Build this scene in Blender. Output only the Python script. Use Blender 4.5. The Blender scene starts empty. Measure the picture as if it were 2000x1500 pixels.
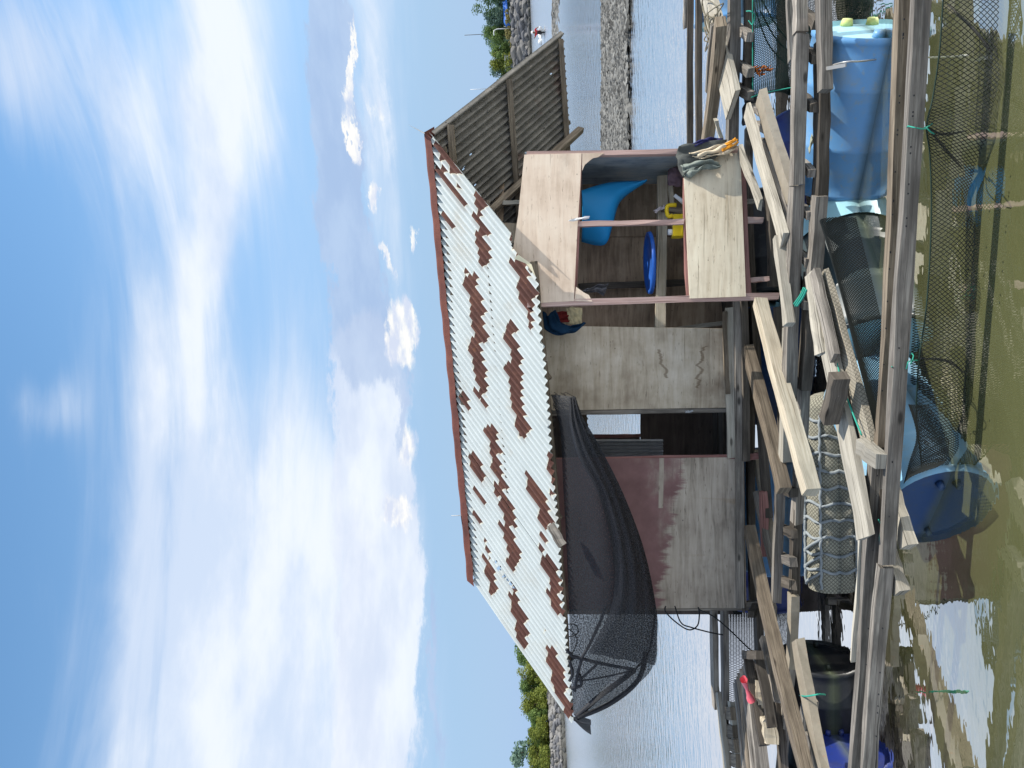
import bpy, bmesh, math, random
from mathutils import Vector, Matrix, noise as mn
random.seed(7)
S = bpy.context.scene
C = S.collection
R_ = math.radians
# ------------------------------------------------------------------ camera
FPX = 1503.0                      # focal length in pixels of the 2000 px wide photograph
CAMH = 1.95                       # eye height above the water
ROLL = math.atan(0.040); PITCH = math.atan(45.0 / FPX)
CAM = Vector((0, 0, CAMH))
_F = Vector((0, math.cos(PITCH), math.sin(PITCH)))
_U0 = Vector((0, -math.sin(PITCH), math.cos(PITCH))); _R0 = Vector((1, 0, 0))
RV = _R0 * math.cos(ROLL) - _U0 * math.sin(ROLL)
UV_ = _U0 * math.cos(ROLL) + _R0 * math.sin(ROLL)
XC, YC, ZC = -UV_, RV, -_F        # the photograph is held sideways: world up points to picture left
cam = bpy.data.cameras.new('camera'); cam.sensor_fit = 'HORIZONTAL'; cam.sensor_width = 36
cam.lens = FPX / 2000 * 36; cam.clip_start = 0.05; cam.clip_end = 6000
camo = bpy.data.objects.new('camera', cam); C.objects.link(camo)
M = Matrix((XC, YC, ZC)).transposed().to_4x4(); M.translation = CAM
camo.matrix_world = M
S.camera = camo
# ------------------------------------------------------------------ sky, sun, exposure
SUN_EL, SUN_AZ = R_(50), R_(99)   # azimuth clockwise from +Y
w = bpy.data.worlds.new('World'); S.world = w; w.use_nodes = True
nt = w.node_tree; nt.nodes.clear()

class NB:
    """small node-tree builder"""
    def __init__(s, t): s.t = t
    def n(s, typ, **kw):
        x = s.t.nodes.new(typ)
        for k, v in kw.items(): setattr(x, k, v)
        return x
    def put(s, sock, v):
        if hasattr(v, 'links'): s.t.links.new(v, sock)
        else: sock.default_value = v
    def m(s, op, a, b=0.0, c=None, clamp=False):
        x = s.n('ShaderNodeMath', operation=op, use_clamp=clamp)
        s.put(x.inputs[0], a); s.put(x.inputs[1], b)
        if c is not None: s.put(x.inputs[2], c)
        return x.outputs[0]
    def vm(s, op, a, b=None, out=0):
        x = s.n('ShaderNodeVectorMath', operation=op); s.put(x.inputs[0], a)
        if b is not None: s.put(x.inputs[1], b)
        return x.outputs[out]
    def noise(s, vec, scale, detail=3, rough=.5, out=0, dist=0):
        x = s.n('ShaderNodeTexNoise'); s.put(x.inputs['Vector'], vec)
        x.inputs['Scale'].default_value = scale; x.inputs['Detail'].default_value = detail
        x.inputs['Roughness'].default_value = rough; x.inputs['Distortion'].default_value = dist
        return x.outputs[out]
    def mapping(s, vec, loc=(0, 0, 0), rot=(0, 0, 0), sc=(1, 1, 1), typ='POINT'):
        x = s.n('ShaderNodeMapping', vector_type=typ); s.put(x.inputs[0], vec)
        x.inputs[1].default_value = loc; x.inputs[2].default_value = rot; x.inputs[3].default_value = sc
        return x.outputs[0]
    def step(s, v, a, b):
        x = s.n('ShaderNodeMapRange', interpolation_type='SMOOTHSTEP'); s.put(x.inputs[0], v)
        x.inputs[1].default_value = a; x.inputs[2].default_value = b
        return x.outputs[0]
    def mix(s, f, a, b, bt='MIX'):
        x = s.n('ShaderNodeMix', data_type='RGBA', blend_type=bt); s.put(x.inputs[0], f)
        for i, v in ((6, a), (7, b)):
            if not hasattr(v, 'links') and len(v) == 3: v = (*v, 1)
            s.put(x.inputs[i], v)
        return x.outputs[2]
    def ramp(s, f, stops):
        x = s.n('ShaderNodeValToRGB'); s.put(x.inputs[0], f); e = x.color_ramp.elements
        while len(e) < len(stops): e.new(.5)
        for q, (p, c) in zip(e, stops): q.position = p; q.color = (*c, 1)
        return x.outputs[0]

b = NB(nt)
sky = b.n('ShaderNodeTexSky', sky_type='NISHITA'); sky.sun_disc = False
sky.sun_elevation = SUN_EL; sky.sun_rotation = SUN_AZ
sky.altitude = 0; sky.air_density = 1.0; sky.dust_density = 0.6; sky.ozone_density = 1.6
d = b.n('ShaderNodeTexCoord').outputs['Generated']
sp = b.n('ShaderNodeSeparateXYZ'); b.put(sp.inputs[0], d)
az = b.m('MULTIPLY', b.m('ARCTAN2', sp.outputs[0], sp.outputs[1]), 1.5)
el = b.m('MULTIPLY', b.m('ARCSINE', b.m('MINIMUM', b.m('MAXIMUM', sp.outputs[2], -1.0), 1.0)), 1.5)
P0 = b.n('ShaderNodeCombineXYZ'); b.put(P0.inputs[0], az); b.put(P0.inputs[1], el)
P0 = P0.outputs[0]
# wind-drawn cloud texture lives on the direction itself, so it has no seam
dn = b.mapping(d, sc=(1.0, 1.0, 3.2))
warp = b.vm('SCALE', b.vm('SUBTRACT', b.noise(dn, 2.2, 4, .6, out=1), (.5, .5, .5)));
warp.node.inputs[3].default_value = .16
Pw = b.vm('ADD', P0, warp)
warp2 = b.vm('SCALE', b.vm('SUBTRACT', b.noise(dn, 6.0, 9, .68, out=1), (.5, .5, .5)));
warp2.node.inputs[3].default_value = .15
Pc = b.vm('ADD', P0, warp2)
def ang(u, v):
    bb = (u - 750) / FPX; hz = 1075 - .04 * u
    c = (hz - v) / FPX
    return 1.5 * math.atan(bb), 1.5 * math.atan(c / math.sqrt(1 + bb * bb))
def blob(P, u, v, su, sv, amp, rot=0):
    a, e = ang(u, v)
    q = b.mapping(P, (a, e, 0), (0, 0, R_(rot)), (su / 1002, sv / 1002, 1), 'TEXTURE')
    g = b.m('EXPONENT', b.m('MULTIPLY', b.vm('DOT_PRODUCT', q, q, out=1), -1.0))
    return b.m('MULTIPLY', g, amp)
def blobs(P, L):
    t = None
    for l in L:
        g = blob(P, *l); t = g if t is None else b.m('ADD', t, g)
    return t
cir = blobs(Pw, [(60, 330, 420, 130, 1.0), (520, 400, 320, 120, 1.0), (760, 290, 230, 60, .55, -12), (1150, 385, 260, 46, 1.2, -4),
                 (1420, 420, 260, 58, 1.1), (1440, 70, 170, 100, .85), (1050, 230, 300, 70, .33, -15), (740, 60, 70, 55, .5),
                 (100, 560, 500, 90, .55), (600, 560, 380, 60, .4), (1300, 250, 160, 60, .3), (60, 700, 420, 90, .6), (560, 725, 230, 75, .6), (1200, 752, 380, 48, .6), (300, 600, 500, 40, .35),
                 (-900, 400, 600, 200, .8), (2500, 420, 600, 200, .8)])
fine = b.noise(b.mapping(d, sc=(.75, .75, 6.5)), 3.4, 7, .6, dist=.6)
fine2 = b.noise(dn, 1.3, 3, .5)
far = b.m('MULTIPLY', b.step(sp.outputs[1], .55, -.1), b.step(fine2, .34, .54))   # broken cloud goes on behind the camera
cm = b.step(b.m('ADD', b.m('MULTIPLY', b.m('ADD', cir, far), b.m('ADD', b.m('MULTIPLY', fine, 1.15), .35)), b.m('MULTIPLY', b.m('SUBTRACT', fine, .5), .7)), .08, 1.12)
grey = b.m('MAXIMUM', b.m('MINIMUM', blobs(Pc, [(990, 668, 200, 44, 1.3), (1330, 655, 300, 46, 1.25), (830, 735, 75, 42, 1.0), (690, 782, 110, 20, .7), (200, 850, 260, 15, .7)]), 1.0), 0.0)
gm = b.step(b.m('ADD', grey, b.m('MULTIPLY', b.m('SUBTRACT', fine, .5), .35)), .36, .66)
puff = blobs(Pc, [(862, 775, 72, 38, 1.25), (1000, 745, 40, 13, .9), (1120, 742, 45, 12, .8), (1235, 695, 60, 12, 1.0), (1390, 690, 70, 10, .9), (1040, 800, 30, 12, .8),
                  (505, 765, 45, 38, .9), (640, 800, 60, 34, .6), (1300, 735, 60, 14, .55)])
pm = b.step(b.m('ADD', puff, b.m('MULTIPLY', b.m('SUBTRACT', b.noise(dn, 16, 6, .65), .5), .9)), .38, .72)
skc = b.mix(1.0, sky.outputs[0], b.mix(b.step(sp.outputs[2], .0, .42), (.55, .66, .82), (1.36, 1.80, 1.88)), 'MULTIPLY')
white = b.mix(b.step(b.noise(dn, 3.2, 6, .6), .35, .62), (5.7, 6.6, 8.1), (7.8, 8.2, 8.8))
veil = b.mix(b.m('MULTIPLY', b.step(sp.outputs[2], .60, .22), .34), skc, (5.4, 6.8, 8.9))
c1 = b.mix(b.m('MULTIPLY', cm, .93), veil, white)
gcol = b.mix(b.step(b.noise(dn, 7.0, 5, .6), .35, .65), (3.5, 4.6, 6.7), (4.3, 5.4, 7.3))
bank = b.step(b.m('ADD', blobs(Pc, [(120, 735, 430, 78, 1.2), (560, 738, 270, 70, 1.1), (800, 690, 95, 48, .85), (1300, 742, 260, 40, .55)]), b.m('MULTIPLY', b.m('SUBTRACT', fine, .5), .6)), .38, .66)
cb = b.mix(b.m('MULTIPLY', bank, .8), c1, b.mix(b.step(b.noise(dn, 4.0, 5, .6), .35, .65), (6.1, 6.7, 8.0), (8.2, 8.5, 9.0)))
c2 = b.mix(b.m('MULTIPLY', gm, .8), cb, gcol)
c3 = b.mix(b.m('MULTIPLY', pm, .9), c2, b.mix(b.step(b.noise(dn, 22, 4, .6), .35, .6), (6.0, 6.5, 7.8), (9.2, 9.0, 8.4)))
haze = b.m('MULTIPLY', b.step(sp.outputs[2], .16, -.01), .72)
c4 = b.mix(haze, c3, (3.3, 5.0, 7.9))
bg = b.n('ShaderNodeBackground'); b.put(bg.inputs[0], c4); bg.inputs[1].default_value = 0.09
wo = b.n('ShaderNodeOutputWorld'); nt.links.new(bg.outputs[0], wo.inputs[0])

sun = bpy.data.lights.new('sun', 'SUN'); sun.energy = 4.6; sun.angle = R_(.53); sun.color = (1, .95, .86)
suno = bpy.data.objects.new('sun', sun); C.objects.link(suno); suno.location = (20, -10, 30)
SD = Vector((math.cos(SUN_EL) * math.sin(SUN_AZ), math.cos(SUN_EL) * math.cos(SUN_AZ), math.sin(SUN_EL)))
suno.rotation_euler = (-SD).to_track_quat('-Z', 'Y').to_euler()
S.view_settings.view_transform = 'Standard'; S.view_settings.look = 'None'
S.view_settings.exposure = 0.42; S.view_settings.gamma = 1; S.view_settings.use_curve_mapping = False
S.render.engine = 'CYCLES'
S.cycles.transparent_max_bounces = 24; S.cycles.max_bounces = 8

# ------------------------------------------------------------------ geometry helpers
def ray(x, y): return (_F + XC * ((x - 1000) / FPX) + YC * ((750 - y) / FPX)).normalized()
def hit(x, y, p, n):
    r = ray(x, y); return CAM + r * ((p - CAM).dot(n) / r.dot(n))
def G(x, y, z): return hit(x, y, Vector((0, 0, z)), Vector((0, 0, 1)))
def V(x, y, D): return hit(x, y, Vector((0, D, 0)), Vector((0, 1, 0)))
def proj(p):
    q = p - CAM; dz = q.dot(_F)
    return 1000 + FPX * q.dot(XC) / dz, 750 - FPX * q.dot(YC) / dz

def link(name, me, mat=None, parent=None, smooth=False):
    o = bpy.data.objects.new(name, me); C.objects.link(o)
    if mat is not None:
        for mm in (mat if isinstance(mat, (list, tuple)) else [mat]): me.materials.append(mm)
    if parent is not None: o.parent = parent; o.matrix_parent_inverse = parent.matrix_world.inverted()
    if smooth:
        me.polygons.foreach_set('use_smooth', [True] * len(me.polygons))
    return o
def mesh(name, vs, fs, uvs=None):
    me = bpy.data.meshes.new(name); me.from_pydata([tuple(v) for v in vs], [], fs); me.update()
    if uvs is not None:
        l = me.uv_layers.new(name='UVMap')
        for lp in me.loops: l.data[lp.index].uv = uvs[lp.vertex_index]
    return me
def tag(o, label, cat, group=None):
    o['label'] = label; o['category'] = cat
    if group: o['group'] = group
    return o
def thing(name, label, cat, loc=(0, 0, 0), group=None):
    o = bpy.data.objects.new(name, None); C.objects.link(o); o.location = loc; o.empty_display_size = .1
    o.matrix_world = Matrix.Translation(Vector(loc))
    return tag(o, label, cat, group)

def beam_data(p0, p1, wd, th, seg=5, jit=.0042, up=Vector((0, 0, 1)), bow=0.0, taper=1.0):
    p0, p1 = Vector(p0), Vector(p1); a = (p1 - p0); L = a.length; a.normalize()
    if not bow and jit > .003: bow = random.uniform(-.007, .009) * L; roll = random.uniform(-.07, .07)
    else: roll = 0
    if abs(a.dot(up)) > .95: up = Vector((0, 1, 0))
    s = a.cross(up).normalized(); u = s.cross(a).normalized()
    s, u = s * math.cos(roll) + u * math.sin(roll), u * math.cos(roll) - s * math.sin(roll)
    vs, fs = [], []; off = random.random() * 20
    lu = []
    for i in range(seg + 1):
        t = i / seg; c = p0.lerp(p1, t) + u * bow * math.sin(math.pi * t)
        k = 1 + (taper - 1) * t
        for sx, sy in ((-1, -1), (1, -1), (1, 1), (-1, 1)):
            e = i in (0, seg)
            v = c + s * (sx * wd / 2 * k + random.uniform(-jit, jit)) + u * (sy * th / 2 * k + random.uniform(-jit, jit))
            if e: v += a * random.uniform(-2 * jit, 2 * jit)
            vs.append(v)
    uvf = []
    per = (0, wd, wd + th, 2 * wd + th, 2 * wd + 2 * th)
    for i in range(seg):
        for k in range(4):
            k2 = (k + 1) % 4
            fs.append((i * 4 + k, i * 4 + k2, i * 4 + 4 + k2, i * 4 + 4 + k))
            l0, l1 = i / seg * L + off, (i + 1) / seg * L + off
            uvf.append(((l0, per[k]), (l0, per[k + 1]), (l1, per[k + 1]), (l1, per[k])))
    fs.append((3, 2, 1, 0)); uvf.append(((off, 0), (off + .02, 0), (off + .02, th), (off, th)))
    q = seg * 4; fs.append((q, q + 1, q + 2, q + 3)); uvf.append(((off, 0), (off + .02, 0), (off + .02, th), (off, th)))
    return vs, fs, uvf
def beam(name, p0, p1, wd, th, mat, parent=None, **kw):
    vs, fs, uvf = beam_data(p0, p1, wd, th, **kw)
    me = bpy.data.meshes.new(name)
    org = Vector(p0) if parent is None else Vector((0, 0, 0))
    me.from_pydata([tuple(v - org) for v in vs], [], fs); me.update()
    l = me.uv_layers.new(name='UVMap'); i = 0
    for f in uvf:
        for c in f: l.data[i].uv = c; i += 1
    o = link(name, me, mat)
    if parent is None: o.location = org
    else: o.parent = parent; o.matrix_parent_inverse = parent.matrix_world.inverted()
    return o
def ib(name, x1, y1, x2, y2, z1, z2, wd, th, mat, parent=None, **kw):
    """timber whose centre line runs between two sight points at heights z1, z2"""
    return beam(name, G(x1, y1, z1), G(x2, y2, z2), wd, th, mat, parent, **kw)

def tube_data(paths, r, n=5, vs=None, fs=None, close=False):
    vs = [] if vs is None else vs; fs = [] if fs is None else fs
    for P in paths:
        P = [Vector(p) for p in P]; base = len(vs); m = len(P)
        up = Vector((0.13, 0.31, .94))
        for i, p in enumerate(P):
            a = (P[min(i + 1, m - 1)] - P[max(i - 1, 0)])
            if a.length < 1e-9: a = Vector((1, 0, 0))
            a.normalize(); s = a.cross(up)
            if s.length < .05: s = a.cross(Vector((1, 0, 0)))
            s.normalize(); u = s.cross(a)
            rr = r[i] if isinstance(r, (list, tuple)) else r
            for k in range(n):
                q = 2 * math.pi * k / n; vs.append(p + s * rr * math.cos(q) + u * rr * math.sin(q))
        for i in range(m - 1):
            for k in range(n):
                k2 = (k + 1) % n
                fs.append((base + i * n + k, base + i * n + k2, base + i * n + n + k2, base + i * n + n + k))
        if n > 3:
            fs.append(tuple(base + k for k in reversed(range(n)))); fs.append(tuple(base + (m - 1) * n + k for k in range(n)))
    return vs, fs
def tube(name, paths, r, mat, parent=None, n=5):
    vs, fs = tube_data(paths, r, n); return link(name, mesh(name, vs, fs), mat, parent, smooth=True)
def crv(P, n=8):
    """Catmull-Rom through points"""
    P = [Vector(p) for p in P]; out = []
    for i in range(len(P) - 1):
        a, b_, c, d_ = P[max(i - 1, 0)], P[i], P[i + 1], P[min(i + 2, len(P) - 1)]
        for k in range(n):
            t = k / n
            out.append(.5 * (2 * b_ + (c - a) * t + (2 * a - 5 * b_ + 4 * c - d_) * t * t + (3 * b_ - a - 3 * c + d_) * t ** 3))
    out.append(P[-1]); return out
def at(P, t):
    f = max(0, min(1, t)) * (len(P) - 1); i = min(int(f), len(P) - 2); return P[i].lerp(P[i + 1], f - i)
def poly_panel(name, pts, pl, th, mat, parent=None, back=Vector((0, 1, 0))):
    """flat board cut to a pixel outline lying on plane pl=(p,n), with thickness"""
    p, n = pl; V0 = [hit(x, y, p, n) for x, y in pts]; bk = back * th
    N = len(pts); vs = V0 + [v + bk for v in V0]
    nn = (V0[1] - V0[0]).cross(V0[2] - V0[1])
    fs = [tuple(range(N)), tuple(reversed(range(N, 2 * N)))] + [(i, i + N, (i + 1) % N + N, (i + 1) % N) for i in range(N)]
    uv = [((1500 - y) / 100, (2000 - x) / 100) for x, y in pts] * 2
    me = mesh(name, vs, fs, uv)
    bm = bmesh.new(); bm.from_mesh(me); bmesh.ops.recalc_face_normals(bm, faces=bm.faces); bm.to_mesh(me); bm.free()
    return link(name, me, mat, parent)
def rect(x1, y1, x2, y2): return [(x1, y1), (x2, y1), (x2, y2), (x1, y2)]
def grid_surface(name, fn, ns, nt_, mat, parent=None, th=0.0, uvs=(1, 1)):
    vs, fs, uv = [], [], []
    for j in range(nt_ + 1):
        for i in range(ns + 1):
            vs.append(fn(i / ns, j / nt_)); uv.append((i / ns * uvs[0], j / nt_ * uvs[1]))
    for j in range(nt_):
        for i in range(ns):
            q = j * (ns + 1) + i; fs.append((q, q + 1, q + ns + 2, q + ns + 1))
    o = link(name, mesh(name, vs, fs, uv), mat, parent, smooth=True)
    if th:
        md = o.modifiers.new('thick', 'SOLIDIFY'); md.thickness = th; md.offset = 0
    return o
def net_strands(name, fn, ns, nrows, r, mat, parent=None, rope=None, skip=0.0):
    """diamond mesh of real strands over the surface fn(s,t)"""
    node = {}
    for j in range(nrows + 1):
        for i in range(ns + 1):
            s = (i + .5 * (j & 1)) / (ns + .5); node[i, j] = Vector(fn(s, j / nrows))
    vs, fs = [], []
    def strand(a, b_):
        if random.random() < skip: return
        q = len(vs); ax = (b_ - a)
        if ax.length < 1e-6: return
        ax.normalize(); s = ax.cross(Vector((.2, .9, .4))).normalized(); u = s.cross(ax)
        for p in (a, b_):
            for k in range(3): vs.append(p + s * r * math.cos(2.094 * k) + u * r * math.sin(2.094 * k))
        for k in range(3):
            k2 = (k + 1) % 3; fs.append((q + k, q + k2, q + 3 + k2, q + 3 + k))
    for j in range(nrows):
        for i in range(ns + 1):
            strand(node[i, j], node[i, j + 1])
            k = i + (1 if j & 1 else -1)
            if 0 <= k <= ns: strand(node[i, j], node[k, j + 1])
    return link(name, mesh(name, vs, fs), mat, parent)
# ------------------------------------------------------------------ materials
def newmat(name):
    m = bpy.data.materials.new(name); m.use_nodes = True; t = m.node_tree
    bs = t.nodes['Principled BSDF']; return m, NB(t), bs
def uvrand(b):
    uv = b.n('ShaderNodeTexCoord').outputs['UV']; rnd = b.n('ShaderNodeObjectInfo').outputs['Random']
    cv = b.n('ShaderNodeCombineXYZ'); b.put(cv.inputs[0], b.m('MULTIPLY', rnd, 37.0)); b.put(cv.inputs[2], b.m('MULTIPLY', rnd, 91.0))
    return b.vm('ADD', uv, cv.outputs[0]), rnd
def wood(name, dark, mid, light, rough=.85, var=.4, blot=.7, knots=True):
    m, b, bs = newmat(name); uv, rnd = uvrand(b)
    g1 = b.noise(b.mapping(uv, sc=(2.2, 75, 1)), 1, 5, .65, dist=.4)
    g2 = b.noise(b.mapping(uv, sc=(5, 240, 1)), 1, 3, .6)
    g = b.m('ADD', b.m('MULTIPLY', g1, .65), b.m('MULTIPLY', g2, .35))
    col = b.ramp(g, [(.28, dark), (.47, mid), (.68, light)])
    bl = b.step(b.noise(b.mapping(uv, sc=(3.2, 12, 1)), 1, 4, .6), .42, .68)
    col = b.mix(b.m('MULTIPLY', bl, blot), col, tuple(.5 * (a + c) * .72 for a, c in zip(dark, mid)))
    crack = b.step(b.noise(b.mapping(uv, sc=(1.3, 85, 1), loc=(3, 7, 0)), 1, 3, .55), .625, .69)
    col = b.mix(b.m('MULTIPLY', crack, .75), col, tuple(.25 * a for a in dark))
    if knots:
        vo = b.n('ShaderNodeTexVoronoi'); b.put(vo.inputs['Vector'], b.mapping(uv, sc=(3.1, 9, 1))); vo.inputs['Scale'].default_value = 1
        kn = b.step(vo.outputs['Distance'], .14, .05)
        col = b.mix(b.m('MULTIPLY', kn, .8), col, tuple(.35 * a for a in dark))
    col = b.mix(1.0, col, b.ramp(rnd, [(0, (1 - var,) * 3), (1, (1 + var * .25, 1 + var * .22, 1 + var * .15))]), 'MULTIPLY')
    b.put(bs.inputs['Base Color'], col); bs.inputs['Roughness'].default_value = rough
    bs.inputs['Specular IOR Level'].default_value = .25
    bp = b.n('ShaderNodeBump'); bp.inputs['Strength'].default_value = .55; bp.inputs['Distance'].default_value = .004
    b.put(bp.inputs['Height'], b.m('SUBTRACT', g, b.m('MULTIPLY', crack, .8))); b.t.links.new(bp.outputs[0], bs.inputs['Normal'])
    return m
GREY = wood('weathered_grey_wood', (.06, .053, .046), (.225, .20, .175), (.47, .43, .375))
PALE = wood('bleached_wood', (.17, .15, .125), (.43, .395, .33), (.62, .575, .49), blot=.45)
DARKW = wood('dark_wet_wood', (.035, .03, .026), (.10, .085, .07), (.19, .165, .14))
BROWN = wood('brown_wood', (.06, .047, .035), (.18, .143, .106), (.36, .30, .225))
FRESH = wood('fresh_sawn_wood', (.26, .21, .145), (.50, .43, .325), (.66, .59, .46), blot=.5, var=.12)
MAROON = wood('maroon_painted_wood', (.20, .085, .075), (.27, .13, .115), (.36, .20, .175), blot=.25, var=.15, knots=False)
PINKW = wood('faded_pink_painted_wood', (.33, .20, .17), (.46, .31, .275), (.58, .44, .39), blot=.2, var=.1, knots=False)

def ply(name, dark, mid, light, extra=None, streak=.6, rough=.8):
    """plywood: UV is in hundredths of a picture pixel, u runs level"""
    m, b, bs = newmat(name); uv, rnd = uvrand(b)
    g = b.noise(b.mapping(uv, sc=(.9, 9, 1)), 1, 6, .62, dist=.8)
    g2 = b.noise(b.mapping(uv, sc=(1.3, 1.1, 1)), 1, 4, .6)
    col = b.ramp(b.m('ADD', b.m('MULTIPLY', g, streak), b.m('MULTIPLY', g2, 1 - streak)), [(.3, dark), (.5, mid), (.68, light)])
    sp = b.step(b.noise(b.mapping(uv, sc=(5, 30, 1)), 1, 3, .6), .64, .69)
    col = b.mix(b.m('MULTIPLY', sp, .55), col, tuple(.55 * a for a in dark))
    st = b.step(b.noise(b.mapping(uv, sc=(.55, .8, 1), loc=(4.4, 1, 0)), 1, 5, .65), .50, .72)
    col = b.mix(b.m('MULTIPLY', st, .6), col, tuple(.7 * a for a in dark))
    vo = b.n('ShaderNodeTexVoronoi'); b.put(vo.inputs['Vector'], b.mapping(uv, sc=(2.6, 3.4, 1))); vo.inputs['Scale'].default_value = 1
    col = b.mix(b.m('MULTIPLY', b.step(vo.outputs['Distance'], .055, .02), .7), col, tuple(.3 * a for a in dark))     # nail holes and flecks
    ln = b.step(b.noise(b.mapping(uv, sc=(.5, 26, 1), loc=(1, 5, 0)), 1, 2, .5), .70, .735); col = b.mix(b.m('MULTIPLY', ln, .55), col, tuple(.45 * a for a in dark))
    if extra: col = extra(b, b.n('ShaderNodeTexCoord').outputs['UV'], col, g)
    b.put(bs.inputs['Base Color'], col); bs.inputs['Roughness'].default_value = rough
    bs.inputs['Specular IOR Level'].default_value = .2
    bp = b.n('ShaderNodeBump'); bp.inputs['Strength'].default_value = .35; bp.inputs['Distance'].default_value = .004
    b.put(bp.inputs['Height'], b.m('SUBTRACT', g, sp)); b.t.links.new(bp.outputs[0], bs.inputs['Normal'])
    return m
PLYC = ply('pale_plywood', (.34, .27, .18), (.60, .52, .395), (.71, .64, .50))
PLYP = ply('pinkish_plywood', (.40, .30, .225), (.60, .485, .385), (.68, .58, .475), streak=.45)
PLYB = ply('brown_stained_plywood', (.12, .08, .055), (.30, .22, .155), (.46, .36, .26))
PLYM = ply('stained_beige_plywood', (.26, .19, .125), (.43, .345, .25), (.58, .50, .39))
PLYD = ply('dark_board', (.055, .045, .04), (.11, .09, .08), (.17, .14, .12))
PLYBLUE = ply('blue_stained_plywood', (.10, .14, .18), (.33, .39, .43), (.52, .52, .48), streak=.35)
def maroon_paint(b, uv, col, g):
    s = b.n('ShaderNodeSeparateXYZ'); b.put(s.inputs[0], uv)
    # old paint line: lower towards the doorway, ragged, with bare tape strips and drips
    nz = b.noise(b.mapping(uv, sc=(2.6, .3, 1)), 1, 7, .72)
    line = b.m('ADD', b.m('ADD', 6.60, b.m('MULTIPLY', b.m('SUBTRACT', 6.05, s.outputs[0]), .18)), b.m('MULTIPLY', b.m('SUBTRACT', .5, nz), .9))
    pm = b.step(b.m('ADD', b.m('SUBTRACT', s.outputs[1], line), b.m('MULTIPLY', b.m('SUBTRACT', b.noise(b.mapping(uv, sc=(9, .9, 1)), 1, 6, .75), .5), .5)), -.05, .10)
    tape = b.m('MULTIPLY', b.m('LESS_THAN', b.m('ABSOLUTE', b.m('SUBTRACT', s.outputs[1], 7.07)), .045), b.m('GREATER_THAN', s.outputs[0], 5.1))
    pm = b.m('MULTIPLY', pm, b.m('SUBTRACT', 1.0, tape))
    worn = b.step(b.noise(b.mapping(uv, sc=(.8, .8, 1)), 1, 5, .65), .52, .74)
    pm = b.m('MULTIPLY', pm, b.m('SUBTRACT', 1.0, b.m('MULTIPLY', worn, .75)))
    pc = b.ramp(b.noise(uv, 2.3, 5, .6), [(.3, (.19, .105, .10)), (.7, (.27, .155, .15))])
    run = b.m('MULTIPLY', b.step(b.noise(b.mapping(uv, sc=(4.2, .3, 1), loc=(2, 0, 0)), 1, 2, .5), .62, .7), b.step(s.outputs[1], 6.9, 6.2))
    col = b.mix(b.m('MULTIPLY', run, .35), col, (.25, .16, .07))
    return b.mix(pm, col, pc)
PLYL = ply('half_painted_plywood', (.16, .13, .10), (.41, .35, .285), (.55, .48, .40), extra=maroon_paint)
def crackpaint(b, uv, col, g):
    # two dark drips left by rain below the cloth
    s = b.n('ShaderNodeSeparateXYZ'); b.put(s.inputs[0], uv)
    for (v0, u1, u0) in ((7.05, 8.18, 7.62), (6.32, 8.25, 7.42)):
        wob = b.m('ADD', b.m('ADD', v0, b.m('MULTIPLY', b.m('SUBTRACT', s.outputs[0], 7.9), .35 if v0 > 7 else -.2)), b.m('MULTIPLY', b.m('SUBTRACT', b.noise(b.mapping(uv, sc=(3.1 if v0 > 7 else 4.3, 0, 0), loc=(v0, 0, 0)), 1, 3, .6), .5), .75))
        dd = b.m('ABSOLUTE', b.m('SUBTRACT', s.outputs[1], wob))
        mk = b.m('MULTIPLY', b.step(dd, .045, .012), b.m('MULTIPLY', b.m('LESS_THAN', s.outputs[0], u1), b.m('GREATER_THAN', s.outputs[0], u0)))
        col = b.mix(b.m('MULTIPLY', mk, .62), col, (.14, .09, .05))
    return col
PLYMW = ply('rain_marked_beige_plywood', (.22, .165, .115), (.50, .425, .325), (.70, .63, .53), extra=crackpaint, streak=.4)

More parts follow.
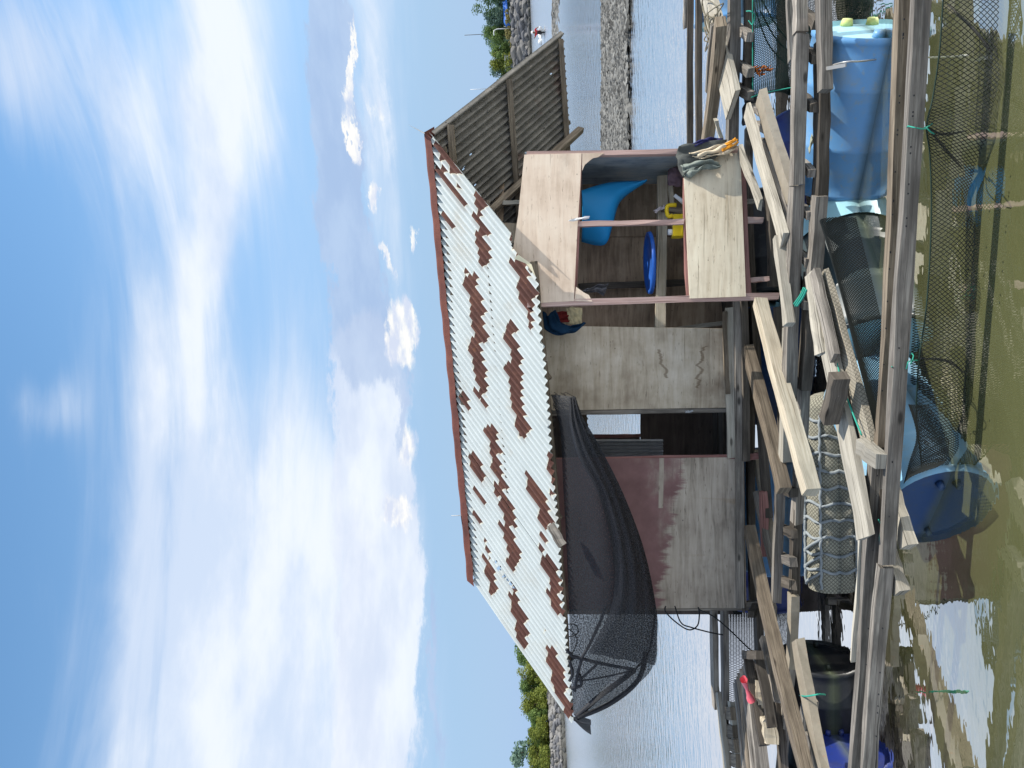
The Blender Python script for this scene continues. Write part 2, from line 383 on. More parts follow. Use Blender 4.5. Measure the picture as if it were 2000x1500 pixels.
def plain(name, col, rough=.6, spec=.3, var=0.0, bump=0.0, scale=20, metal=0.0):
    m, b, bs = newmat(name); tc = b.n('ShaderNodeTexCoord').outputs['Object']
    nz = b.noise(tc, scale, 5, .6)
    c = b.mix(nz, tuple(a * (1 - var) for a in col), tuple(min(1, a * (1 + var)) for a in col))
    b.put(bs.inputs['Base Color'], c); bs.inputs['Roughness'].default_value = rough
    bs.inputs['Specular IOR Level'].default_value = spec; bs.inputs['Metallic'].default_value = metal
    if bump:
        bp = b.n('ShaderNodeBump'); bp.inputs['Strength'].default_value = bump; bp.inputs['Distance'].default_value = .01
        b.put(bp.inputs['Height'], nz); b.t.links.new(bp.outputs[0], bs.inputs['Normal'])
    return m
def plastic(name, col, grime=(.33, .31, .2)):
    m, b, bs = newmat(name); tc = b.n('ShaderNodeTexCoord').outputs['Object']
    s1 = b.step(b.noise(tc, 4.5, 6, .65), .46, .72); s2 = b.step(b.noise(tc, 22, 5, .65), .56, .68)
    c = b.mix(b.noise(tc, 2.0, 3, .5), tuple(a * .86 for a in col), tuple(min(1, a * 1.12) for a in col))
    c = b.mix(b.m('MULTIPLY', s1, .40), c, grime); c = b.mix(b.m('MULTIPLY', s2, .35), c, grime)
    geo = b.n('ShaderNodeNewGeometry'); sz = b.n('ShaderNodeSeparateXYZ'); b.put(sz.inputs[0], geo.outputs['Position'])
    wl = b.step(b.m('ADD', sz.outputs[2], b.m('MULTIPLY', b.noise(tc, 9, 3, .6), .05)), .09, .02)      # algae line at the water
    c = b.mix(b.m('MULTIPLY', wl, .6), c, (.10, .12, .07))
    b.put(bs.inputs['Base Color'], c); bs.inputs['Roughness'].default_value = .42
    bp = b.n('ShaderNodeBump'); bp.inputs['Strength'].default_value = .15; bp.inputs['Distance'].default_value = .01
    b.put(bp.inputs['Height'], b.noise(tc, 6, 4, .6)); b.t.links.new(bp.outputs[0], bs.inputs['Normal'])
    return m
BLUE = plastic('blue_drum_plastic', (.125, .32, .60))
CYAN = plastic('pale_cyan_drum_plastic', (.36, .66, .76), (.4, .42, .34))  # pale cyan used for barrel ends
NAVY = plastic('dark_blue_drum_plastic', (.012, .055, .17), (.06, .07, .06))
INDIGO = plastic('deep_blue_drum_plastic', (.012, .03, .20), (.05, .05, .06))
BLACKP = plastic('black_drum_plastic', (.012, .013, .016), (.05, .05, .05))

# roof sheets: white paint flaking from rusty iron ('rust' is laid on the mesh: each flake has its own outline)
def roofmat(name, under=False):
    m, b, bs = newmat(name); tc = b.n('ShaderNodeTexCoord'); o = tc.outputs['Object']
    at_ = b.n('ShaderNodeAttribute', attribute_name='rust').outputs['Fac']
    f = b.m('ADD', at_, b.m('MULTIPLY', b.m('SUBTRACT', b.noise(o, 30, 4, .6), .5), 1.3))
    rm = b.step(f, -.12, .12)
    rust = b.ramp(b.noise(o, 9, 6, .65), [(.25, (.055, .025, .020)), (.5, (.095, .042, .034)), (.75, (.15, .068, .046))])
    og = b.step(b.noise(o, 17, 4, .6), .62, .74); rust = b.mix(b.m('MULTIPLY', og, .5), rust, (.22, .095, .042))
    wh = b.mix(b.noise(o, 5, 4, .6), (.43, .47, .475), (.54, .58, .575))
    edge = b.m('MULTIPLY', b.step(f, -.75, -.05), .6); wh = b.mix(edge, wh, (.72, .66, .50))
    dirt = b.step(b.noise(o, 60, 3, .6), .64, .75); wh = b.mix(b.m('MULTIPLY', dirt, .4), wh, (.3, .26, .2)); stn = b.step(b.noise(o, 2.4, 6, .65), .52, .75); wh = b.mix(b.m('MULTIPLY', stn, .35), wh, (.42, .36, .27))
    b.put(bs.inputs['Base Color'], b.mix(rm, wh, rust))
    rg = b.n('ShaderNodeMix'); b.put(rg.inputs[0], rm); rg.inputs[2].default_value = .5; rg.inputs[3].default_value = .85
    b.t.links.new(rg.outputs[0], bs.inputs['Roughness']); bs.inputs['Specular IOR Level'].default_value = .3
    bp = b.n('ShaderNodeBump'); bp.inputs['Strength'].default_value = .5; bp.inputs['Distance'].default_value = .004
    b.put(bp.inputs['Height'], b.m('SUBTRACT', b.m('MULTIPLY', b.noise(o, 40, 3, .6), .3), rm)); b.t.links.new(bp.outputs[0], bs.inputs['Normal'])
    return m
ROOF = roofmat('flaking_white_roof_iron')
def rustmat(name, cs, holes=False):
    m, b, bs = newmat(name); o = b.n('ShaderNodeTexCoord').outputs['Object']
    c = b.ramp(b.noise(o, 6, 7, .68), [(.25, cs[0]), (.5, cs[1]), (.75, cs[2])])
    sp = b.step(b.noise(o, 34, 4, .6), .64, .70); c = b.mix(b.m('MULTIPLY', sp, .35), c, cs[3])
    if holes:
        hs = b.m('MULTIPLY', b.step(b.noise(o, 42, 2, .5), .66, .69), b.step(b.noise(o, 1.7, 3, .5), .42, .55)); c = b.mix(hs, c, (.006, .006, .006))
        rr_ = b.m('MULTIPLY', b.step(b.noise(o, 2.6, 4, .6), .60, .70), .6); c = b.mix(rr_, c, (.10, .045, .03))
    b.put(bs.inputs['Base Color'], c); bs.inputs['Roughness'].default_value = .8
    bp = b.n('ShaderNodeBump'); bp.inputs['Strength'].default_value = .4; bp.inputs['Distance'].default_value = .004
    b.put(bp.inputs['Height'], b.noise(o, 40, 4, .6)); b.t.links.new(bp.outputs[0], bs.inputs['Normal'])
    return m
UNDER = rustmat('bare_grey_roof_iron', ((.08, .075, .068), (.14, .13, .115), (.22, .20, .175), (.42, .40, .36)), True)
RIDGE = rustmat('red_rust_ridge_iron', ((.07, .022, .016), (.125, .037, .026), (.19, .06, .036), (.07, .03, .02)))
GALV = rustmat('galvanised_iron', ((.25, .26, .27), (.36, .37, .38), (.45, .46, .46), (.5, .5, .5)))
RUSTCON = rustmat('rust_spotted_beam', ((.17, .145, .11), (.25, .215, .165), (.31, .27, .21), (.33, .14, .06)))

def shade(name, col, alpha, scale=260, var=.5):
    m, b, bs = newmat(name); t = b.t; uv = b.n('ShaderNodeTexCoord').outputs['UV']
    bs.inputs['Base Color'].default_value = (*col, 1); bs.inputs['Roughness'].default_value = .7
    tr = b.n('ShaderNodeBsdfTransparent'); mx = b.n('ShaderNodeMixShader')
    g = b.step(b.noise(uv, scale, 2, .7), .35, .65)
    b.put(mx.inputs[0], b.m('ADD', alpha - var / 2, b.m('MULTIPLY', g, var), clamp=True))
    t.links.new(tr.outputs[0], mx.inputs[1]); t.links.new(bs.outputs[0], mx.inputs[2])
    t.links.new(mx.outputs[0], t.nodes['Material Output'].inputs[0]); return m
SHADE = shade('black_shade_cloth', (.003, .004, .007), .80, 70, var=.5)
SHADE2 = shade('doubled_black_shade_cloth', (.010, .011, .017), .93, var=.14)
NETM = plain('black_net_twine', (.014, .017, .016), .8, var=.4)
NETG = plain('dark_green_net_twine', (.012, .03, .024), .8, var=.4)
NETB = plain('beige_net_twine', (.16, .14, .10), .85, var=.3)
ROPEG = plain('grey_rope', (.27, .30, .32), .9, var=.25, scale=60)
TEAL = plain('teal_cord', (.03, .30, .22), .7, var=.2)
ORANGE = plain('orange_cord', (.62, .17, .02), .7, var=.2)
BLACKC = plain('black_cable', (.012, .012, .013), .5)
WIRE = plain('steel_wire', (.45, .44, .42), .4, metal=.6)
def cloth(name, col, var=.15):
    return plain(name, col, .95, .1, var, .3, 45)
CL_GREY = cloth('faded_grey_cloth', (.085, .09, .085)); CL_SAGE = cloth('sage_grey_cloth', (.20, .225, .20))
CL_CREAM = cloth('cream_cloth', (.62, .52, .38), .08); CL_OR = cloth('orange_cloth', (.72, .30, .035), .1)
CL_NAVY = cloth('dark_blue_cloth', (.035, .035, .11)); CL_DENIM = cloth('deep_blue_cloth', (.012, .04, .085), .4)
CL_RED = cloth('dark_red_cloth', (.14, .02, .02)); CL_MAUVE = cloth('mauve_cloth', (.21, .14, .16)); CL_CHAR = cloth('charcoal_cloth', (.075, .075, .085))
CL_BUFF = cloth('buff_cloth', (.47, .41, .26))
BLUESH = plain('blue_foam_sheet', (.02, .30, .66), .45, var=.15, scale=3)
BLUELID = plain('blue_lid_plastic', (.02, .10, .42), .4, var=.15)
YEL = plain('yellow_plastic', (.78, .55, .02), .4, var=.08)
WHITEP = plain('white_plastic', (.72, .72, .72), .4, var=.06)
REDBAG = plain('red_film', (.62, .10, .13), .35, .5, var=.2)
def mesh_over(name, base, line, scale=75):
    m, b, bs = newmat(name); uv = b.n('ShaderNodeTexCoord').outputs['UV']; s = b.n('ShaderNodeSeparateXYZ')
    b.put(s.inputs[0], b.mapping(uv, sc=(scale, scale, 1), rot=(0, 0, R_(45))))
    k = [b.m('GREATER_THAN', b.m('ABSOLUTE', b.m('SUBTRACT', b.m('FRACT', s.outputs[i]), .5)), .37) for i in (0, 1)]
    c = b.mix(b.noise(uv, 8, 5, .65), tuple(a * .6 for a in base), tuple(min(1, a * 1.35) for a in base))
    b.put(bs.inputs['Base Color'], b.mix(b.m('MULTIPLY', b.m('MAXIMUM', *k), .75), c, line)); bs.inputs['Roughness'].default_value = .85
    bp = b.n('ShaderNodeBump'); bp.inputs['Strength'].default_value = .6; bp.inputs['Distance'].default_value = .004
    b.put(bp.inputs['Height'], b.m('MAXIMUM', *k)); b.t.links.new(bp.outputs[0], bs.inputs['Normal'])
    return m
FLOATM = mesh_over('netted_foam', (.31, .30, .24), (.07, .065, .05), 55)
STONE = []
for k, (a, c_) in enumerate((((.08, .075, .07), (.19, .18, .165)), ((.11, .105, .10), (.25, .24, .23)), ((.06, .06, .065), (.155, .155, .165)))):
    m, b, bs = newmat('stone_%s' % 'abc'[k]); o = b.n('ShaderNodeTexCoord').outputs['Object']
    zz = b.n('ShaderNodeSeparateXYZ'); b.put(zz.inputs[0], b.n('ShaderNodeNewGeometry').outputs['Position']); b.put(bs.inputs['Base Color'], b.mix(b.m('MULTIPLY', b.step(zz.outputs[2], .75, .35), .75), b.mix(b.noise(o, 2.2, 6, .65), a, c_), (.035, .036, .03))); bs.inputs['Roughness'].default_value = .9
    bp = b.n('ShaderNodeBump'); bp.inputs['Strength'].default_value = .6; bp.inputs['Distance'].default_value = .1
    b.put(bp.inputs['Height'], b.noise(o, 3, 6, .6)); b.t.links.new(bp.outputs[0], bs.inputs['Normal']); STONE.append(m)
def leafmat(name, a, c):
    m, b, bs = newmat(name); geo = b.n('ShaderNodeNewGeometry')
    at_ = b.n('ShaderNodeAttribute', attribute_name='tone').outputs['Fac']
    b.put(bs.inputs['Base Color'], b.mix(at_, a, c)); bs.inputs['Roughness'].default_value = .6
    bs.inputs['Specular IOR Level'].default_value = .2
    ts = b.n('ShaderNodeBsdfTranslucent'); b.put(ts.inputs[0], b.mix(at_, tuple(1.2 * q for q in a), tuple(1.3 * q for q in c)))
    mx = b.n('ShaderNodeMixShader'); mx.inputs[0].default_value = .35
    b.t.links.new(bs.outputs[0], mx.inputs[1]); b.t.links.new(ts.outputs[0], mx.inputs[2])
    b.t.links.new(mx.outputs[0], b.t.nodes['Material Output'].inputs[0]); return m
LEAF_G = leafmat('mid_green_leaves', (.07, .13, .04), (.22, .30, .09))
LEAF_Y = leafmat('yellow_green_leaves', (.075, .11, .02), (.24, .26, .05))
LEAF_B = leafmat('blue_green_leaves', (.075, .135, .105), (.20, .29, .215))  # distance haze on the back trees is mixed into this leaf blue
LEAF_D = leafmat('dark_green_leaves', (.035, .07, .03), (.12, .19, .07))
GRASSM = leafmat('dry_grass', (.20, .17, .06), (.36, .32, .13))
BARK = plain('bark', (.12, .095, .07), .9, var=.3, scale=8)
SOIL = plain('shore_soil', (.11, .10, .08), .95, var=.3, scale=.6)
GREYRENDER = plain('grey_concrete', (.40, .42, .42), .9, var=.1)

def watermat():
    m, b, bs = newmat('murky_green_water'); t = b.t; t.nodes.remove(bs)
    pos = b.n('ShaderNodeNewGeometry').outputs['Position']
    h = b.m('ADD', b.m('MULTIPLY', b.noise(b.mapping(pos, sc=(1, 2.2, 1)), 2.6, 3, .55), .7), b.m('MULTIPLY', b.noise(b.mapping(pos, sc=(1, 1.7, 1)), 9, 2, .5), .06))
    bp = b.n('ShaderNodeBump'); bp.inputs['Distance'].default_value = .10; b.put(bp.inputs['Height'], h)
    sy = b.n('ShaderNodeSeparateXYZ'); b.put(sy.inputs[0], pos); b.put(bp.inputs['Strength'], b.m('ADD', .030, b.m('MULTIPLY', b.step(sy.outputs[1], 6, 24), .5)))   # lee of the raft is calm, open water rippled
    fr = b.n('ShaderNodeFresnel'); fr.inputs[0].default_value = 1.34; t.links.new(bp.outputs[0], fr.inputs['Normal'])
    gl = b.n('ShaderNodeBsdfGlossy'); b.put(gl.inputs['Roughness'], b.m('ADD', .012, b.m('MULTIPLY', b.step(b.vm('LENGTH', pos, out=1), 11, 55), .26))); t.links.new(bp.outputs[0], gl.inputs['Normal'])
    df = b.n('ShaderNodeBsdfDiffuse'); b.put(df.inputs[0], b.mix(b.noise(pos, .8, 4, .6), (.155, .163, .066), (.195, .203, .088)))
    tr = b.n('ShaderNodeBsdfTransparent'); tr.inputs[0].default_value = (.62, .66, .36, 1)
    m1 = b.n('ShaderNodeMixShader'); m1.inputs[0].default_value = .26
    t.links.new(df.outputs[0], m1.inputs[1]); t.links.new(tr.outputs[0], m1.inputs[2])
    m2 = b.n('ShaderNodeMixShader'); b.put(m2.inputs[0], b.m('MINIMUM', b.m('MULTIPLY', fr.outputs[0], 8.5), 1.0))
    t.links.new(m1.outputs[0], m2.inputs[1]); t.links.new(gl.outputs[0], m2.inputs[2])
    t.links.new(m2.outputs[0], t.nodes['Material Output'].inputs[0]); return m
WATER = watermat()
MUD = plain('lake_mud', (.06, .06, .02), .95, var=.2, scale=1)
# ------------------------------------------------------------------ setting: water, shore, sea wall, trees
def sheet(name, x0, x1, y0, y1, z, mat):
    o = link(name, mesh(name, [(x0, y0, z), (x1, y0, z), (x1, y1, z), (x0, y1, z)], [(0, 1, 2, 3)]), mat); o['kind'] = 'structure'; return o
sheet('water', -900, 900, -200, 1500, 0.0, WATER)
sheet('lake_bed', -950, 950, -250, 1550, -1.3, MUD)

def az_pt(x_img_y, D):            # ground point below a sight column at distance D
    u = 1500 - x_img_y; return Vector(((u - 750) / FPX * D, D, 0))
SH = [(-1400, 120, 4.2), (-300, 142, 4.0), (0, 146, 3.9), (160, 152, 3.7), (320, 156, 3.4), (600, 165, 2.6), (1000, 135, 2.2), (1300, 100, 2.0), (1400, 94, 1.9), (1500, 91, 1.9), (1800, 86, 1.9), (3000, 84, 1.9)]
base = [az_pt(a, D) for a, D, h in SH]
vs, fs = [], []
for i, (p, (a, D, h)) in enumerate(zip(base, SH)):
    o_ = Vector((p.x, p.y, 0)).normalized()
    vs += [p - o_ * 1.0 + Vector((0, 0, -.6)), p + Vector((0, 0, .05)), p + o_ * h * .9 + Vector((0, 0, h * .96)), p + o_ * (h + 5) + Vector((0, 0, h)), p + o_ * 400 + Vector((0, 0, h + 1))]
for i in range(len(base) - 1):
    for k in range(4):
        q = i * 5 + k; fs.append((q, q + 5, q + 6, q + 1))
o = link('shore', mesh('shore', vs, fs), SOIL); o['kind'] = 'structure'
def shore_at(y_img):
    for i in range(len(SH) - 1):
        if SH[i][0] <= y_img <= SH[i + 1][0]:
            t = (y_img - SH[i][0]) / (SH[i + 1][0] - SH[i][0]); D = SH[i][1] * (1 - t) + SH[i + 1][1] * t; h = SH[i][2] * (1 - t) + SH[i + 1][2] * t
            return base[i].lerp(base[i + 1], t), h

def stone_mesh(seed, sub=2):
    rr = random.Random(seed); bm = bmesh.new(); bmesh.ops.create_icosphere(bm, subdivisions=sub, radius=.5)
    ax = [Vector((rr.uniform(-1, 1), rr.uniform(-1, 1), rr.uniform(-1, 1))).normalized() for _ in range(9)]
    dd = [rr.uniform(.30, .42) for _ in ax]
    for v in bm.verts:
        c = v.co.copy()
        for a, q in zip(ax, dd):
            e = c.dot(a)
            if e > q: c -= a * (e - q)
        v.co = c * 1.15 + Vector((mn.noise(c * 5 + Vector((seed, 0, 0))), mn.noise(c * 5 + Vector((0, seed, 0))), 0)) * .03
    me = bpy.data.meshes.new('stone'); bm.to_mesh(me); bm.free(); return me
SM = []
for k in range(9):
    me = stone_mesh(k + 3); me.materials.append(STONE[k % 3]); SM.append(me)
def seawall(label, y0, y1, sw, sh, rows):
    pm, hm = shore_at((y0 + y1) / 2)
    root = thing('rock_seawall', label, 'seawall', (pm.x, pm.y, 0))
    p0, h0 = shore_at(y0); p1, h1 = shore_at(y1); n = int((p1 - p0).length / (sw * .62))
    for j in range(rows):
        for i in range(n + 1):
            t = (i + .5 * (j & 1) + random.uniform(-.2, .2)) / n; p, h = shore_at(y0 + (y1 - y0) * max(0, min(1, t)))
            o_ = Vector((p.x, p.y, 0)).normalized(); q = (j + .35 + random.uniform(-.15, .15)) / rows
            c = p + o_ * (h * .88 * q) + Vector((0, 0, h * q - .05))
            ob = bpy.data.objects.new('stone', random.choice(SM)); C.objects.link(ob); ob.parent = root; ob.matrix_parent_inverse = root.matrix_world.inverted()
            ob.location = c; ob.rotation_euler = (random.uniform(-.3, .3), random.uniform(-.3, .3), random.uniform(-.5, .5) + math.atan2(-o_.x, o_.y))
            k = random.uniform(.6, 1.9); ob.scale = (sw * k, sw * random.uniform(.8, 1.3), sh * random.uniform(.65, 1.1) * (.6 + .4 * k))
seawall('tall sea wall of piled grey boulders on the far shore behind the raised back roof', -60, 185, 1.75, 1.2, 6)
seawall('low dark rock sea wall below the yellow green trees beyond the white roof eave', 1300, 1560, .80, .62, 5)

def tree(name, label, y_img, back, H, Wd, mat, trunk=True, group=None, n=2000, leaf=.36, base_z=None, lobes=13):
    p, h = shore_at(y_img); o_ = Vector((p.x, p.y, 0)).normalized(); p = p + o_ * (h * .9 + back); z0 = h - .1
    root = thing(name, label, 'tree' if name != 'shrub' else 'shrub', (p.x, p.y, z0), group)
    rr = random.Random(int(y_img * 7 + back * 13 + H * 100))
    if trunk:
        P = [p + Vector((0, 0, z0 - .2)), p + Vector((rr.uniform(-.2, .2), 0, z0 + H * .3)), p + Vector((rr.uniform(-.4, .4), .1, z0 + H * .6)), p + Vector((rr.uniform(-.5, .5), .1, z0 + H * .88))]
        L = [P]
        for k in range(4):
            q = P[1].lerp(P[2], rr.random()); L.append([q, q + Vector((rr.uniform(-.3, .3) * Wd, rr.uniform(-.3, .3) * Wd, H * rr.uniform(.15, .35)))])
        vs, fs = [], []
        for a, r in zip(L, [[.05 * H ** .7, .042 * H ** .7, .03 * H ** .7, .01]] + [[.02 * H ** .7, .006]] * 4): tube_data([a], r, 6, vs, fs)
        link('trunk', mesh('trunk', vs, fs), BARK, root, True)
    lob = []
    for k in range(lobes):
        zz = rr.uniform(.16, .88) if trunk else rr.uniform(.2, .75)
        wx = math.sqrt(max(.05, 1 - ((zz - .5) / .58) ** 2))
        lob.append((Vector((rr.uniform(-.36, .36) * Wd * wx, rr.uniform(-.3, .3) * Wd * wx, z0 + zz * H)), rr.uniform(.16, .27) * min(Wd, H * 1.1), rr.random()))
    vs, fs, tone = [], [], []
    for i in range(n):
        c, r, tb = rr.choice(lob); dv = Vector((rr.gauss(0, 1), rr.gauss(0, 1), rr.gauss(0, .8))).normalized()
        q = p + c + dv * r * rr.uniform(.55, 1.08); q.z = max(q.z, z0)
        a = Vector((rr.gauss(0, 1), rr.gauss(0, 1), rr.gauss(0, 1))).normalized(); nn = (dv + a * .8).normalized()
        s = nn.cross(Vector((.3, .2, .9))).normalized(); u = s.cross(nn); l = leaf * rr.uniform(.6, 1.3); b0 = len(vs)
        vs += [q - s * l * .5, q - u * l * .3 + s * l * .1, q + s * l * .6, q + u * l * .35]
        fs.append((b0, b0 + 1, b0 + 2, b0 + 3)); tone += [min(1, max(0, tb * .55 + rr.random() * .5))] * 4
    me = mesh('crown', vs, fs); at_ = me.attributes.new('tone', 'FLOAT', 'POINT'); at_.data.foreach_set('value', tone)
    link('crown', me, mat, root)
    return root
# right-hand shore (seen above the raised back roof)
tree('broadleaf_tree', 'dark rounded tree at the picture corner above the blue tarpaulin', -8, 5, 8.2, 7, LEAF_D)
tree('broadleaf_tree', 'thin grey green tree next to the dark corner tree', 32, 6, 5.6, 4.2, LEAF_B)
tree('broadleaf_tree', 'big dense green tree in front of the bluish pines above the boulder wall', 68, 5, 5.6, 4.6, LEAF_G, n=2600)
tree('broadleaf_tree', 'bluish feathery tree rising behind the big dense green tree', 55, 22, 7.4, 5.5, LEAF_B)
tree('broadleaf_tree', 'bluish tree standing to the back between two green trees', 78, 26, 6.9, 5.5, LEAF_B)
tree('broadleaf_tree', 'small pale green tree beside the grey hut on the boulder wall', 98, 6, 4.6, 4.0, LEAF_G)
tree('broadleaf_tree', 'bright green slender tree nearest the ridge end of the roof', 125, 6, 4.9, 4.6, LEAF_Y)
tree('broadleaf_tree', 'hazy blue green tree low behind the roof edge', 146, 24, 5.6, 5.5, LEAF_B)
tree('shrub', 'yellow dry bush on top of the boulder wall below the dense green tree', 56, .8, 1.5, 3.6, GRASSM, trunk=False, n=350)
tree('shrub', 'bright yellow green bush hanging over the boulder wall by the roof', 118, .6, 2.4, 4.2, LEAF_Y, trunk=False, n=450)
tree('shrub', 'brown grass clump at the wall top near the lamp', 30, .5, 1.3, 3.0, GRASSM, trunk=False, n=250)
tree('shrub', 'straw coloured grass tuft on the wall top between the two bushes', 88, .5, .9, 4, GRASSM, trunk=False, n=250)
# left-hand shore (seen past the eave)
for (yy, H, W_, mt, lb, bk) in ((1262, 4.6, 3.2, LEAF_D, 'dark green tree just emerging above the white roof slope', 4), (1290, 4.4, 3.4, LEAF_G, 'second tree from the roof in the yellow green row, rounded top', 4.5),
        (1322, 4.2, 3.6, LEAF_Y, 'tallest bright tree in the middle of the yellow green row', 4), (1350, 3.8, 3.2, LEAF_G, 'green tree just beyond the roof corner with dangling black cloth', 5),
        (1378, 3.5, 3.4, LEAF_Y, 'bright tree straight above the far rocks past the roof corner', 4), (1408, 3.1, 3.2, LEAF_G, 'green tree between the roof corner and the palms', 4.5),
        (1440, 2.8, 3.3, LEAF_Y, 'yellow green tree in front of the blue green palm', 3.6), (1480, 2.8, 3.3, LEAF_Y, 'last yellow green tree at the lower picture edge', 3.6)):
    tree('mangrove_tree', lb, yy, bk, H, W_, mt, n=2600, leaf=.23)
tree('palm_tree', 'blue green palm like tree rising behind the last yellow green trees', 1470, 9, 5.2, 4.2, LEAF_B, n=1300, leaf=.42)
for yy, lb in ((1325, 'sunlit yellow bush at the wall foot under the tallest bright tree'), (1362, 'low golden bush right behind the roof corner'), (1425, 'golden low bush above the rocks in mid row'), (1478, 'low yellow bush above the rocks at the picture edge')):
    tree('shrub', lb, yy, .4, 1.9, 4.0, LEAF_Y, trunk=False, n=900, leaf=.22)
# woods behind the front trees, one mass without countable trees
def wood_mass(name, label, y0, y1, back, H, mat, n, leaf, jag):
    rr = random.Random(int(y0)); vs, fs, tone = [], [], []
    for i in range(n):
        y = rr.uniform(y0, y1); p, h = shore_at(y); o_ = Vector((p.x, p.y, 0)).normalized()
        top = H * (.72 + jag * mn.noise(Vector((y * .045, back, 0))) + .14 * mn.noise(Vector((y * .15, 3, 0))))
        z = h + top * rr.random() ** .8; q = p + o_ * (h + back + rr.uniform(-1.5, 1.5)); q.z = z - .3
        nn = Vector((rr.gauss(0, 1), rr.gauss(-.6, 1), rr.gauss(.3, 1))).normalized(); s_ = nn.cross(Vector((.3, .2, .9))).normalized(); u = s_.cross(nn); l = leaf * rr.uniform(.6, 1.4); b0 = len(vs)
        vs += [q - s_ * l * .5, q - u * l * .3 + s_ * l * .1, q + s_ * l * .6, q + u * l * .35]; fs.append((b0, b0 + 1, b0 + 2, b0 + 3))
        tn = .5 + .8 * mn.noise(Vector((y * .09, z * .9, 1))); tone += [max(0, min(1, tn * .7 + .3 * rr.random()))] * 4
    me = mesh(name, vs, fs); at_ = me.attributes.new('tone', 'FLOAT', 'POINT'); at_.data.foreach_set('value', tone)
    o = link(name, me, mat); o['kind'] = 'stuff'; o['label'] = label
wood_mass('far_wood', 'dense green wood behind the yellow green trees past the roof eave', 1180, 1640, 7, 3.6, LEAF_G, 9000, .42, .3)
wood_mass('far_wood', 'hazy blue green wood behind the trees of the boulder wall', -260, 420, 30, 6.4, LEAF_B, 8000, .8, .35)
wood_mass('far_wood', 'green wood that runs on along the shore to the right of the boulder wall', -1400, -260, 20, 4.5, LEAF_B, 7000, 1.2, .3)
wood_mass('far_wood', 'low wood that runs on along the shore behind the hut', 420, 1180, 20, 4.0, LEAF_G, 7000, 1.0, .3)
p, h = shore_at(10); t = thing('blue_tarpaulin', 'bright blue tarpaulin shelter on the boulder wall under the dark corner tree', 'tarpaulin', (p.x, p.y + 5, h))
q = p + Vector((0, 5, h)); TARP = plain('blue_tarpaulin', (.02, .12, .45), .5, var=.2, scale=2)
grid_surface('sheet', lambda s, t_: q + Vector((-1.5 + 5 * s, 1.2 * t_, 1.45 * (1 - abs(t_ - .5) * 1.2) - .35 * s * (1 - s) + (0 if s > .15 else -.5 * (1 - s / .15)))), 10, 6, TARP, t, th=.02)
tube('pole', [[q + Vector((x, .6, -.1)), q + Vector((x, .6, 1.4))] for x in (-1.4, 3.4)], .05, GREYRENDER, t)
p, h = shore_at(98); q = p + Vector((.3, 6, h))
t = thing('lake_shed', 'small pale grey concrete shed among the trees on the boulder wall', 'shed', q)
bx = [(sx * 1.0, sy * .8, z) for z in (0, 1.5) for sx, sy in ((-1, -1), (1, -1), (1, 1), (-1, 1))]
link('wall', mesh('wall', [q + Vector(v) for v in bx], [(0, 1, 5, 4), (1, 2, 6, 5), (2, 3, 7, 6), (3, 0, 4, 7)]), GREYRENDER, t)
beam('roof', q + Vector((-1.15, 0, 1.56)), q + Vector((1.15, 0, 1.62)), 2.0, .1, GALV, t)
for (yy, dz, lab) in ((33, 3.6, 'curved white street lamp standing among the trees on the far shore'), (142, 2.6, 'short white lamp post beside the ridge end of the roof')):
    p, h = shore_at(yy); q = p + Vector((0, 4.6, h - .1)); t = thing('street_lamp', lab, 'street lamp', q)
    tube('pole', [[q, q + Vector((0, 0, dz * .8)), q + Vector((-.25, 0, dz * .97)), q + Vector((-.8, 0, dz))]], .09, WHITEP, t, 6)
    beam('lamp_head', q + Vector((-.7, 0, dz)), q + Vector((-1.2, 0, dz - .06)), .28, .14, WHITEP, t)
for yy, dz, lab in ((17, 9.6, 'thin dark mast sticking up beside the corner tree'), (132, 9.3, 'thin pale mast rising above the trees by the roof ridge')):
    p, h = shore_at(yy); q = p + Vector((0, 10, h)); t = thing('mast', lab, 'mast', q); tube('pole', [[q, q + Vector((0, 0, dz * .6))], [q + Vector((0, 0, dz * .6)), q + Vector((0, 0, dz))]], .06, WHITEP if yy > 100 else BARK, t, 5)

